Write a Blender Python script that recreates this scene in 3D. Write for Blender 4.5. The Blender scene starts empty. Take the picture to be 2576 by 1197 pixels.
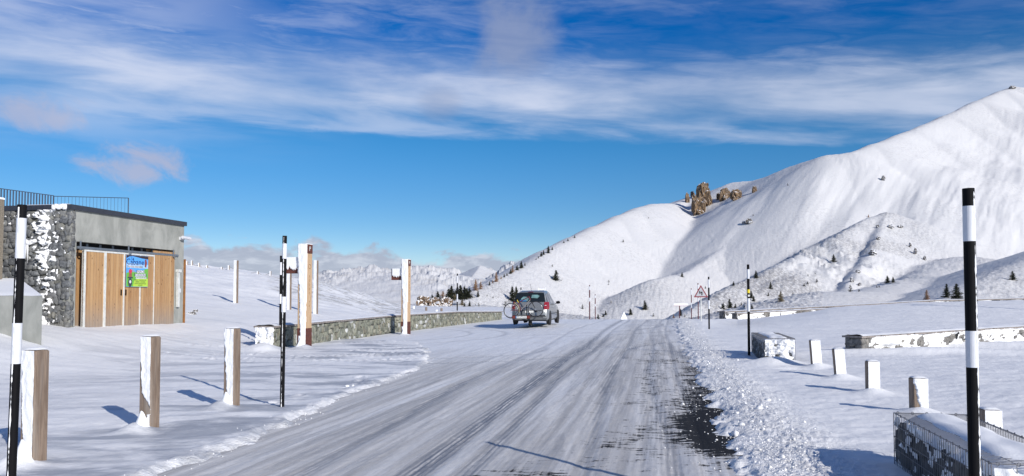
import bpy, bmesh, math, random
import numpy as np
from mathutils import Vector, Matrix
R = math.radians
random.seed(7)
sc = bpy.context.scene
COL = sc.collection

# ------------------------------------------------------------------ camera
PITCH = R(2.2); F = 1949.0; SH = 71/1949.0; EYE = 1.6
cd = bpy.data.cameras.new('camera'); cam = bpy.data.objects.new('camera', cd); COL.objects.link(cam)
cd.sensor_width = 36; cd.lens = 36*F/2575; cd.shift_y = 71/2575
cam.location = (0, 0, EYE); cam.rotation_euler = (math.pi/2+PITCH, 0, 0)
cd.clip_start = 0.05; cd.clip_end = 60000
sc.camera = cam
sc.view_settings.view_transform = 'Standard'; sc.view_settings.look = 'None'
sc.view_settings.exposure = 0.32; sc.view_settings.gamma = 1.0
sc.view_settings.use_curve_mapping = False

# ------------------------------------------------------------------ sun
SUN_AZ = R(142.3); SUN_EL = R(24.5)
sd = Vector((math.sin(SUN_AZ)*math.cos(SUN_EL), math.cos(SUN_AZ)*math.cos(SUN_EL), math.sin(SUN_EL)))
sl = bpy.data.lights.new('sun', 'SUN'); sl.energy = 3.7; sl.angle = R(0.5); sl.color = (1, .955, .89)
so = bpy.data.objects.new('sun', sl); COL.objects.link(so)
so.rotation_euler = sd.to_track_quat('Z', 'Y').to_euler(); so.location = (60, -80, 60)

# ------------------------------------------------------------------ node helpers
class NT:
    def __init__(s, tree): s.t = tree; s.n = tree.nodes; s.l = tree.links
    def new(s, typ, **kw):
        n = s.n.new(typ)
        for k, v in kw.items(): setattr(n, k, v)
        return n
    def put(s, node, sock, v):
        i = node.inputs[sock]
        if isinstance(v, bpy.types.NodeSocket): s.l.new(v, i)
        elif isinstance(v, (tuple, list)) and len(v) == 3 and i.type == 'RGBA': i.default_value = (*v, 1)
        else: i.default_value = v
    def m(s, op, a, b=0.0, c=None, clamp=False):
        n = s.new('ShaderNodeMath', operation=op, use_clamp=clamp)
        s.put(n, 0, a); s.put(n, 1, b)
        if c is not None: s.put(n, 2, c)
        return n.outputs[0]
    def ss(s, x, lo, hi, a=0.0, b=1.0):
        n = s.new('ShaderNodeMapRange', interpolation_type='SMOOTHSTEP')
        s.put(n, 0, x); s.put(n, 1, lo); s.put(n, 2, hi); s.put(n, 3, a); s.put(n, 4, b)
        return n.outputs[0]
    def mix(s, f, a, b, blend='MIX'):
        n = s.new('ShaderNodeMix', data_type='RGBA', blend_type=blend)
        s.put(n, 0, f); s.put(n, 6, a); s.put(n, 7, b)
        return n.outputs[2]
    def xyz(s, x, y, z=0.0):
        n = s.new('ShaderNodeCombineXYZ'); s.put(n, 0, x); s.put(n, 1, y); s.put(n, 2, z); return n.outputs[0]
    def sep(s, v):
        n = s.new('ShaderNodeSeparateXYZ'); s.put(n, 0, v); return n.outputs
    def mapv(s, v, scale=(1, 1, 1), loc=(0, 0, 0), rot=(0, 0, 0)):
        n = s.new('ShaderNodeMapping'); s.put(n, 0, v); n.inputs[1].default_value = loc
        n.inputs[2].default_value = rot; n.inputs[3].default_value = scale; return n.outputs[0]
    def noise(s, v, scale=1.0, detail=4.0, rough=.5, dist=0.0, col=False):
        n = s.new('ShaderNodeTexNoise'); s.put(n, 'Vector', v); s.put(n, 'Scale', scale)
        s.put(n, 'Detail', detail); s.put(n, 'Roughness', rough); s.put(n, 'Distortion', dist)
        return n.outputs[1 if col else 0]
    def vor(s, v, scale=1.0, feature='F1', out='Distance'):
        n = s.new('ShaderNodeTexVoronoi', feature=feature); s.put(n, 'Vector', v); s.put(n, 'Scale', scale)
        return n.outputs[out]

# ------------------------------------------------------------------ world: clear mountain sky with cirrus
w = bpy.data.worlds.new('World'); sc.world = w; w.use_nodes = True
T = NT(w.node_tree); T.n.clear()
sky = T.new('ShaderNodeTexSky', sky_type='NISHITA'); sky.sun_disc = False
sky.sun_elevation = SUN_EL; sky.sun_rotation = SUN_AZ; sky.altitude = 2300
sky.air_density = 1.0; sky.dust_density = 0.15; sky.ozone_density = 2.2
hs = T.new('ShaderNodeHueSaturation'); T.put(hs, 'Color', sky.outputs[0]); hs.inputs['Saturation'].default_value = 1.45
hs.inputs['Hue'].default_value = .497
tc = T.new('ShaderNodeTexCoord'); d = T.sep(tc.outputs['Generated'])
az = T.m('MULTIPLY', T.m('ARCTAN2', d[0], d[1]), 57.2958)
el = T.m('MULTIPLY', T.m('ARCSINE', d[2]), 57.2958)
# clear sky: paler toward the horizon, deep toward the top
grad = T.ss(el, 2.0, 22.0, .78, .66)
gr_ = T.m('MULTIPLY', grad, T.m('ADD', T.ss(el, 4., 12., .90, 1.40), T.ss(el, 13., 20., 0., .25)))
gg_ = T.m('MULTIPLY', grad, T.m('ADD', T.ss(el, 4., 12., .88, 1.12), T.ss(el, 13., 20., 0., -.10)))
gb_ = T.m('MULTIPLY', grad, T.m('ADD', T.ss(el, 4., 12., .97, 1.15), T.ss(el, 13., 20., 0., .24)))
base = T.mix(1.0, hs.outputs[0], T.xyz(gr_, gg_, gb_), 'MULTIPLY')
e = T.m('SUBTRACT', el, T.m('SUBTRACT', 11.6, T.m('MULTIPLY', .0011, T.m('POWER', T.m('ADD', az, 12.0), 2.0))))
vv = T.xyz(T.m('MULTIPLY', az, .055), T.m('ADD', T.m('MULTIPLY', e, .33), T.m('MULTIPLY', az, .008)), 0.0)
n1 = T.noise(vv, 1.5, 6, .56, .3)
n2 = T.noise(T.mapv(vv, (1, 1, 1), (7.3, 2.1, 0), (0, 0, R(12))), 3.4, 6, .60, .5)
n3 = T.noise(T.xyz(T.m('MULTIPLY', az, .05), T.m('MULTIPLY', el, .06)), 1.5, 4, .5, .2)
lf = T.ss(az, -32., 14., .50, .0)
core = T.m('MULTIPLY', T.ss(T.m('ADD', e, T.m('MULTIPLY', T.m('SUBTRACT', n1, .5), 2.2)), .7, 2.9), T.ss(T.m('ADD', e, T.m('MULTIPLY', T.m('SUBTRACT', n2, .5), 3.5)), 3.0, 7.2, 1., .0))
edge = T.m('MULTIPLY', T.ss(T.m('ADD', e, T.m('MULTIPLY', T.m('SUBTRACT', n2, .5), 1.0)), -.15, .35), T.ss(e, .5, 1.9, 1., .0))
veil = T.m('MULTIPLY', T.ss(e, 1.5, 5.5), T.ss(n2, .30, .80))
veil = T.m('MULTIPLY', veil, T.m('ADD', .10, lf))
topr = T.m('MULTIPLY', T.ss(e, 6.5, 10.5), T.ss(T.noise(T.mapv(T.xyz(T.m('MULTIPLY', az, .07), T.m('MULTIPLY', e, .3)), (1, 1, 1), (0, 0, 0), (0, 0, R(-24))), 1.9, 6, .58, .4), .42, .80))
wideleft = T.m('MULTIPLY', T.m('MULTIPLY', T.ss(az, -34., -8., .55, .0), T.ss(e, -3., 1.)), T.ss(n1, .25, .6))
dens = T.m('MULTIPLY', core, T.ss(n1, .20, .66, .34, .90))
dens = T.m('ADD', dens, T.m('MULTIPLY', edge, T.ss(n1, .36, .62, .05, .55)))
dens = T.m('MAXIMUM', dens, veil)
dens = T.m('MAXIMUM', dens, T.m('MULTIPLY', topr, .36))
dens = T.m('MAXIMUM', dens, wideleft)
dens = T.m('MINIMUM', T.m('MULTIPLY', T.m('MULTIPLY', dens, .84), T.ss(n3, .28, .6, .58, 1.04)), .80)
front = T.ss(d[1], .15, .4)
dens = T.m('MULTIPLY', dens, T.m('MAXIMUM', front, .35))
c1 = T.mix(dens, base, (6.1, 6.45, 7.6))
# grey puff column hanging in front of the cirrus
def blob(ca, ce, ra, re, nz, k=.9, thr=.35):
    dd = T.m('ADD', T.m('POWER', T.m('DIVIDE', T.m('SUBTRACT', az, ca), ra), 2.0), T.m('POWER', T.m('DIVIDE', T.m('SUBTRACT', el, ce), re), 2.0))
    return T.ss(T.m('ADD', T.m('SUBTRACT', 1.0, dd), T.m('MULTIPLY', T.m('SUBTRACT', nz, .5), k*3)), thr-.45, thr+.75)
pf = T.noise(T.xyz(T.m('MULTIPLY', az, .16), T.m('MULTIPLY', el, .2), 3.0), 1.3, 6, .55, .3)
puff = T.m('MULTIPLY', T.m('MAXIMUM', blob(.3, 20.0, 3.6, 5.0, pf, .9), T.m('MULTIPLY', blob(-5.4, 14.0, 2.0, 1.5, pf, .4), .6)), .66)
c2 = T.mix(puff, c1, (2.5, 2.95, 4.3))
pf2 = T.noise(T.xyz(T.m('MULTIPLY', az, .34), T.m('MULTIPLY', T.m('ADD', el, T.m('MULTIPLY', az, .25)), .5), 9.0), 1.0, 7, .62, .5)
pk = T.m('MULTIPLY', T.m('MAXIMUM', blob(-26.0, 8.7, 3.6, 1.5, pf2, 1.1), T.m('MULTIPLY', blob(-31.5, 11.6, 3.4, 1.4, pf2, 1.0), .8)), .66)
c3 = T.mix(pk, c2, (4.4, 4.1, 4.9))
# low cloud bank lying on the far ranges
nb = T.noise(T.xyz(T.m('MULTIPLY', az, .17), T.m('MULTIPLY', el, .32), 5.0), 2.0, 7, .55, .3)
nb2 = T.noise(T.xyz(T.m('MULTIPLY', az, .3), T.m('MULTIPLY', el, .9), 15.0), 1.6, 6, .6, .4)
bt = T.ss(az, -24., 2., 3.5, 2.75)
bank = T.ss(T.m('ADD', T.m('SUBTRACT', bt, el), T.m('MULTIPLY', T.m('SUBTRACT', nb, .5), 4.6)), -.35, .45)
bank = T.m('MULTIPLY', bank, T.m('MULTIPLY', T.ss(az, -29., -23.), T.ss(az, 1.5, 6., 1., 0.)))
bcol = T.mix(T.ss(nb2, .44, .70), (3.4, 3.5, 4.3), (5.2, 5.3, 6.0))
c4 = T.mix(T.m('MULTIPLY', bank, .88), c3, bcol)
# haze whitening at the horizon
c5 = T.mix(T.ss(el, -1., 6., .22, .0), c4, (4.2, 5.6, 7.6))
bg = T.new('ShaderNodeBackground'); T.put(bg, 0, c5); bg.inputs[1].default_value = .098
wo = T.new('ShaderNodeOutputWorld'); T.l.new(bg.outputs[0], wo.inputs[0])

# ------------------------------------------------------------------ pixel -> place
def at(px, py, Y):
    u = (px-1287.5)/F; v = (598.5-py)/F + SH
    dy = math.cos(PITCH)-v*math.sin(PITCH); dz = math.sin(PITCH)+v*math.cos(PITCH)
    return Vector((u*Y/dy, Y, EYE+dz*Y/dy))
def gy(py, z=0.0):     # depth of the ground seen at row py when it lies at height z
    v = (598.5-py)/F + SH
    dy = math.cos(PITCH)-v*math.sin(PITCH); dz = math.sin(PITCH)+v*math.cos(PITCH)
    return (z-EYE)*dy/dz

# ------------------------------------------------------------------ numpy noise
_rs = np.random.RandomState(11); _P = _rs.permutation(256).astype(np.int64); _P = np.concatenate([_P, _P])
_ga = _rs.rand(256)*2*np.pi; _GX = np.cos(_ga); _GY = np.sin(_ga)
def perlin(x, y):
    xi = np.floor(x).astype(np.int64); yi = np.floor(y).astype(np.int64)
    xf = x-xi; yf = y-yi; xi &= 255; yi &= 255
    u = xf*xf*xf*(xf*(xf*6-15)+10); v = yf*yf*yf*(yf*(yf*6-15)+10)
    def g(ix, iy, fx, fy):
        h = _P[_P[ix & 255]+(iy & 255)]
        return _GX[h]*fx+_GY[h]*fy
    a = g(xi, yi, xf, yf); b = g(xi+1, yi, xf-1, yf); c = g(xi, yi+1, xf, yf-1); dd = g(xi+1, yi+1, xf-1, yf-1)
    return (a+(b-a)*u + ((c+(dd-c)*u)-(a+(b-a)*u))*v)*1.5
def fbm(x, y, oct=4, rough=.5, seed=0.0):
    s = 0; a = 1.0; f = 1.0; x = x+seed*17.31; y = y+seed*9.77
    for i in range(oct):
        s = s+a*perlin(x*f+i*3.7, y*f-i*5.1); a *= rough; f *= 2.03
    return s
def sstep(x, a, b):
    t = np.clip((x-a)/(b-a), 0, 1); return t*t*(3-2*t)

# ------------------------------------------------------------------ ridges (px, py, depth) of the snow mountains
def ridge(pts, sl, sr, wd, flute=0., fs=30., cap=1e9):
    sl = sr = (sl+sr)/2
    return dict(p=[at(*q) for q in pts], sl=sl, sr=sr, w=wd, fl=flute, fs=fs, cap=cap)
HILLS = [
 ridge([(1130,766,255),(1182,734,268),(1220,720,282),(1262,696,300),(1297,679,320),(1340,655,345),(1385,626,370),(1450,593,400),(1500,569,425),(1560,541,450),(1610,520,470),(1640,513,500),(1690,512,532),(1740,498,560)], .58, .60, 6., 5., 34.),
 # rib with the shaded left flank below the crags
 ridge([(1500,812,305),(1560,768,312),(1600,733,318),(1640,702,325),(1700,693,340),(1735,683,350),(1762,664,362),(1800,640,376),(1850,604,392),(1900,566,407),(1950,522,426),(1990,488,440),(2030,448,452),(2080,392,463)], .46, .50, 2.),
 # spur with the small sharp peak
 ridge([(1680,812,185),(1760,764,202),(1800,742,215),(1850,716,232),(1900,695,249),(1960,664,268),(2020,632,284),(2060,610,297),(2110,588,311),(2160,560,327),(2200,541,341),(2222,532,346),(2240,532,349),(2262,540,354),(2290,553,366),(2320,556,378),(2345,545,396),(2362,534,413),(2378,515,447)], .62, .48, 2., 1.2, 9.),
 ridge([(2228,535,346),(2208,585,311),(2190,628,288),(2160,676,265),(2128,722,245)], .62, .62, 1.5),
 ridge([(2270,548,354),(2320,610,325),(2370,660,301),(2400,700,284)], .5, .5, 4.),
 ridge([(2110,590,311),(2060,640,284),(1990,690,258),(1930,712,241),(1880,742,225),(1850,770,215)], .50, .50, 3.),
 # lower smooth mounds
 ridge([(1925,780,155),(1965,764,165),(2000,752,175),(2040,741,184),(2077,733,192),(2130,731,202),(2180,733,215),(2240,716,235),(2314,690,258),(2380,660,280),(2425,647,290),(2470,655,302),(2500,668,315),(2540,690,330)], .28, .30, 8.),
 ridge([(2395,752,150),(2456,710,165),(2500,690,175),(2575,659,195),(2700,600,230),(2900,540,280)], .36, .36, 4.),
 ridge([(2480,676,330),(2524,655,355),(2575,637,385),(2650,600,420),(2750,520,480)], .5, .5, 3.),
 # ribs on the great slope
 ridge([(2380,292,605),(2330,370,570),(2290,430,540),(2260,490,510)], .53, .53, 10.),
 ridge([(2540,222,702),(2490,350,640),(2450,440,600),(2420,510,560)], .54, .54, 12.),
 ridge([(2700,250,780),(2640,400,700),(2560,540,620),(2480,640,540)], .53, .53, 12.),
 ridge([(2200,364,482),(2150,450,450),(2100,520,430)], .545, .545, 10.),
 # knoll carrying the larch group
 ridge([(1000,792,150),(1040,770,160),(1090,762,172),(1150,764,185),(1200,772,200),(1300,790,215)], .12, .12, 6.),
 ridge([(1700,508,575),(1740,494,560),(1790,480,552),(1850,458,538),(1900,454,524),(1940,442,511),(2000,418,488),(2080,390,463),(2140,383,462),(2200,362,482),(2290,328,540),(2380,290,605),(2460,252,655),(2520,228,690),(2546,219,705),(2575,222,760),(2700,240,780),(2950,330,800)], .58, .60, 6., 5., 34.),
]
FAR = [
 ridge([(650,730,9000),(760,704,9000),(800,690,9000),(830,682,9000),(850,690,9000),(872,684,9000),(905,700,9000),(960,720,9000)], .7, .7, 20., 26., 400.),
 ridge([(560,770,2300),(740,742,2300),(832,713,2400),(870,704,2500),(903,697,2600),(925,682,2600),(944,672,2600),(958,675,2600),(973,680,2600),(1010,683,2600),(1030,682,2600),(1045,674,2550),(1063,686,2500),(1090,700,2400),(1140,725,2300),(1190,752,2200)], .17, .17, 5., 9., 150.),
 ridge([(1040,700,6000),(1083,672,6000),(1129,672,6000),(1159,683,6000),(1181,690,6000),(1230,705,6000)], .42, .42, 20., 18., 200.),
 ridge([(1165,695,5200),(1185,681,5200),(1209,667,5200),(1228,673,5200),(1247,684,5200),(1262,693,5200),(1330,715,5200)], .5, .55, 4., 8., 200.),
 ridge([(1209,667,5200),(1192,690,4600),(1180,706,4200),(1210,730,3800)], .42, .40, 4.),
 ridge([(1235,700,4300),(1254,682,4200),(1265,672,4200),(1276,664,4200),(1289,656,4200),(1296,660,4200),(1303,657,4200),(1325,668,4200),(1400,690,4200)], .7, .7, 3., 16., 250.),
]
def ridge_h(rd, X, Y):
    p = rd['p']; best = np.full(X.shape, -1e9); nd = np.full(X.shape, 1e9)
    for a, b in zip(p[:-1], p[1:]):
        dx, dy = b.x-a.x, b.y-a.y; L2 = dx*dx+dy*dy; L = math.sqrt(L2)
        t = np.clip(((X-a.x)*dx+(Y-a.y)*dy)/L2, 0, 1)
        qx = X-(a.x+t*dx); qy = Y-(a.y+t*dy); ds = np.sqrt(qx*qx+qy*qy)
        side = (X-a.x)*dy-(Y-a.y)*dx          # >0 : right of the line
        slp = np.where(side > 0, rd['sr'], rd['sl'])
        h = a.z+t*(b.z-a.z)-slp*(np.sqrt(ds*ds+rd['w']**2)-rd['w'])
        nd = np.minimum(nd, ds); best = np.maximum(best, h)
    rd['nd'] = nd
    return best
# ------------------------------------------------------------------ near ground
XR_Y = [0, 5, 6.9, 12, 19.5, 30, 40, 50, 70, 100]; XR_X = [.6, 1.62, 1.99, 3.0, 4.45, 6.5, 8.4, 10.2, 14.0, 20.]
XL_Y = [0, 3, 6.9, 8.5, 12.2, 14.5, 16.9, 20.1, 24., 27.1, 29.5, 45., 60, 100]; XL_X = [-4.6, -3.9, -3.18, -2.84, -2.60, -2.36, -1.97, -2.05, -2.6, -3.3, -7.3, -3.0, 1.0, 9.]
def xr(y): return np.interp(y, XR_Y, XR_X)
def xl(y): return np.interp(y, XL_Y, XL_X)
CR_U = [-2.0, -.66, -.42, -.353, -.27, -.209, -.168, -.127, -.07, -.013, .03, .06, .245, .29, .32, .362, .407, .436, .52, .66, 2.0]
CR_PY = [640, 655, 667, 680, 700, 730, 755, 770, 772, 774, 790, 803, 803, 804, 799, 789, 776, 770, 761, 756, 745]
CR_R = [70, 70, 70, 71, 75, 80, 85, 90, 94, 88, 56, 47, 47, 55, 56, 57, 58, 59, 60, 60, 60]
CR_Z = [EYE+(745-p)/F*r for p, r in zip(CR_PY, CR_R)]
R0_U = [-2, -.66, -.3, -.15, 0, .1, .3, 2]; R0_R = [14, 14, 30, 34, 26, 25, 36, 36]
def base_h(X, Y):
    """smooth lie of the land near the pass, without the loose snow"""
    Yp = np.maximum(Y, .5); u = X/Yp; ub = np.where(Y < .5, np.sign(X)*2, u); ub = np.clip(ub, -2, 2)
    r = np.where(Y > .5, Y, 0.5)
    rr = np.where(np.abs(ub) < 1, r, np.sqrt(X*X+np.maximum(Y, 0)**2)*.7)
    rc = np.interp(ub, CR_U, CR_R); zc = np.interp(ub, CR_U, CR_Z); r0 = np.interp(ub, R0_U, R0_R)
    t = np.clip((rr-r0)/(rc-r0), 0, 1); 
    z = zc*(t*t*(3-2*t)*.55+t*.45)
    # rise of the yard by the building
    z = z+.50*sstep(-X+.15*Y, 10.0, 15.5)*sstep(Y, 9, 20)*(1-sstep(rr, 34, 60))
    over = np.maximum(rr-rc, 0)
    drop = np.interp(ub, [-2, -.1, .0, .05, .25, .28, 2], [.30, .25, .16, .06, .06, .02, .015])
    z = z-over*drop-np.where((ub > .03) & (ub < .26), .0012*over*over, 0)
    return z
def floor_h(X, Y):
    Yp = np.maximum(Y, 1.); u = np.clip(X/Yp, -2, 2)
    lo = np.interp(u, [-2, .22, .30, 2], [-26., -26., -.6, .5])
    k = sstep(Y, 300, 1200)
    return lo*(1-k)+k*(-.0125*Y)
def smax(a, b, k):
    h = np.clip(.5+.5*(a-b)/k, 0, 1); return b+(a-b)*h+k*h*(1-h)
def snow_depth(X, Y):
    """loose snow lying on the base, negative inside the cleared road"""
    rr = np.sqrt(X*X+Y*Y)
    wob = .10*fbm(X*1.3, Y*1.3, 3, .5, 3.)+.05*fbm(X*6, Y*6, 2, .5, 4.)
    wob = wob*np.interp(rr, [0, 20, 60], [1, 1.4, 2.5])
    dr = X-xr(Y)+wob*1.6; dl = xl(Y)-X+wob
    dout = np.maximum(dr, dl)
    dep = -.055+.078*sstep(dout, -.08, .22)
    # ploughed bank right, berm left
    bank = np.exp(-((dr-.60)/.45)**2)*.035
    chunk = (.022*np.abs(fbm(X*5.5, Y*5.5, 3, .6, 5.))+.008*fbm(X*17, Y*17, 2, .5, 6.))*np.exp(-((dr-.6)/.5)**2)
    berm = np.exp(-((dl-.17)/.20)**2)*(.014+.022*fbm(X*3.2, Y*3.2, 3, .6, 7.))*sstep(-Y, -27, -24)*(.55+.45*sstep(-Y, -16, -10))
    far = 1-sstep(rr, 60, 110)
    out = sstep(dout, 0, .8)
    und = .030*fbm(X*.33, Y*.33, 3, .5, 8.)+.012*fbm((X+.3*Y)*.9, (Y-.3*X)*2.6, 3, .55, 9.)
    crust = .005*fbm(X*6, Y*9, 2, .5, 12.)
    fp = np.zeros(X.shape)
    if rr.size > 5000:
        rn = np.random.RandomState(4)
        for (cx, cy, sx, sy, n_) in ((-6.3, 20.5, 1.1, .8, 26), (-7.6, 19.6, .8, .5, 12), (-2.9, 21.5, .5, 1.2, 12), (4.2, 19., .3, 2., 8), (-3.2, 13.6, .5, 1., 7), (-8.2, 24., .8, 1.5, 14)):
            for i in range(n_):
                px_, py_ = cx+rn.randn()*sx, cy+rn.randn()*sy; m = (np.abs(X-px_) < .4) & (np.abs(Y-py_) < .5)
                if m.any(): q = ((X[m]-px_)/.07)**2+((Y[m]-py_)/.13)**2; fp[m] += -.045*np.exp(-q)+.016*np.exp(-((q-2.2)/1.4)**2)
        for (x0_, y0_, x1_, y1_) in ((-5.6, 20.0, -2.2, 21.0), (-5.3, 20.35, -2.2, 21.5), (-4.9, 19.0, -2.1, 19.7), (-4.6, 22.2, -2.6, 23.4), (-5.8, 25.5, -3., 28.)):
            L_q = math.hypot(x1_-x0_, y1_-y0_); tt = ((X-x0_)*(x1_-x0_)+(Y-y0_)*(y1_-y0_))/L_q**2; ds = np.abs((X-x0_)*(y1_-y0_)-(Y-y0_)*(x1_-x0_))/L_q
            ok = (tt > 0) & (tt < 1); fp += ok*(-.030*np.exp(-(ds/.09)**2)+.022*np.exp(-((ds-.19)/.07)**2)*(1+.6*np.sin(tt*L_q*30)))
    return (dep+bank*far+chunk*far+berm+out*(und+crust)+fp)
MOUNDS = []        # (x, y, sigma_x, sigma_y, height) drifts at the foot of things
def height(X, Y, detail=True):
    X = np.asarray(X, float); Y = np.asarray(Y, float)
    rr = np.sqrt(X*X+Y*Y)
    z = base_h(X, Y)
    far = (rr > 75) & (Y > 20)
    if far.any():
        xf, yf = X[far], Y[far]; h = floor_h(xf, yf)
        k = np.maximum(.8, np.minimum(rr[far], 1500)*.0045)
        zz = None
        for rd in HILLS:
            m = (yf < 1500) & (yf > 90)
            if not m.any(): break
            hh = np.full(xf.shape, -1e6); hh[m] = ridge_h(rd, xf[m], yf[m])
            if rd is HILLS[0]: damp = np.ones(xf.shape)
            if rd is HILLS[0] or rd is HILLS[-1]: damp[m] = np.minimum(damp[m], sstep(rd['nd'], 2, 60))
            h = smax(h, hh, np.maximum(k*.8, 7.*damp) if rd is HILLS[-1] else k*.8)
        if not ((yf < 1500) & (yf > 90)).any(): damp = np.ones(xf.shape)
        m = yf > 500
        if m.any():
            for rd in FAR:
                hh = np.full(xf.shape, -1e6); hh[m] = ridge_h(rd, xf[m], yf[m])
                if rd['fl']:
                    q_ = rd['fl']*1.5; fr = .16/q_
                    hh[m] += q_*(np.abs(fbm(xf[m]*fr*1.3, yf[m]*fr, 5, .62, 28.))-.32)*np.exp(-(rd['nd']/rd['fs'])**2)
                h = smax(h, hh, k*.35)
        if detail:
            rf = rr[far]; am = np.clip((rf-100)/100, 0, 1)
            uu = xf/yf
            # lumpy tussock ground under the snow, smooth wind-packed slopes higher up
            lump = sstep(fbm(xf*.012, yf*.012, 3, .5, 21.), -.15, .35)
            lump = np.maximum(lump*.6, (1-sstep(rf, 300, 420))*.9)
            lump = lump*np.where((uu > .40) & (rf < 300) , .25, 1.)
            n = am*(.20*lump*fbm(xf*.55, yf*.55, 4, .65, 22.)+.45*fbm(xf*.03, yf*.03, 3, .5, 23.))
            # runnels and shallow ribs down the fall line, different on either side of the hollow
            hi = sstep(rf, 330, 430)*(1-sstep(rf, 1000, 1300))
            qa, qb = xf*.80-yf*.60, xf*.60+yf*.80          # west-facing flank
            pa_, pb_ = xf*.95+yf*.30, -xf*.30+yf*.95       # bright cone
            wv = sstep((xf-68)-(yf-380)*.28+6*fbm(xf*.02, yf*.02, 2, .5, 30.), -12, 12)
            ra = 1.9*fbm(qa*.020, qb*.0035, 3, .5, 33.)*2+.55*fbm(qa*.085, qb*.010, 3, .55, 34.)+.16*fbm(qa*.4, qb*.03, 2, .5, 35.)
            rb_ = .5*fbm(pa_*.05, pb_*.012, 3, .5, 36.)
            n = n+hi*damp*(wv*ra*(.45+.55*sstep(xf, 110, 190))+(1-wv)*rb_)
            # eroded gullies under the small peak
            cx, cy = 92., 320.
            gm = np.exp(-(((xf-114)/20)**2+((yf-280)/36)**2))
            n = n-gm*3.0*np.abs(fbm((xf*.80+yf*.5)*.11, (yf*.8-xf*.5)*.03, 3, .6, 25.))*2
            ff = np.clip((yf-1500)/1500, 0, 1)
            n = n+ff*(15*np.abs(fbm(xf*.0050, yf*.0050, 6, .62, 26.))-4)*np.where(np.abs(uu+.04) < .035, .35, 1)+np.clip((yf-6500)/2000, 0, 1)*55*np.abs(fbm(xf*.002, yf*.002, 4, .6, 27.))
            h = h+n
        zf = z[far]; kk = 1.2
        z = z.copy(); z[far] = smax(zf, h, kk*np.clip((rr[far]-75)/40, .01, 1))
    if detail:
        near = rr < 140
        if near.any():
            z = z.copy(); s = snow_depth(X[near], Y[near])
            xn, yn = X[near], Y[near]; uu = xn/np.maximum(yn, .5)
            # wind drifts on the left knoll
            s = s+sstep(yn, 36, 46)*sstep(-uu, .08, .2)*(.22*fbm(xn*.16, yn*.22, 3, .5, 31.)+.05*fbm(xn*.5+yn*.9, yn*.25-xn*.3, 3, .6, 32.))
            for (mx, my, sx, sy, mh) in MOUNDS:
                s = s+mh*np.exp(-(((xn-mx)/sx)**2+((yn-my)/sy)**2))
            z[near] = z[near]+s
    return z
def gz(x, y, detail=True): return float(height(np.array([x]), np.array([y]), detail)[0])
def hit(px, py, rmin=60., rmax=1400.):
    u = (px-1287.5)/F; v = (598.5-py)/F+SH
    dy = math.cos(PITCH)-v*math.sin(PITCH); dz = math.sin(PITCH)+v*math.cos(PITCH)
    Y = np.geomspace(rmin, rmax, 1800); X = u/dy*Y
    tz = (height(X, Y)-EYE)/Y; k = np.nonzero(tz >= dz/dy)[0]
    i = k[0] if len(k) else int(np.argmax(tz))
    return Vector((X[i], Y[i], tz[i]*Y[i]+EYE))

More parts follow.
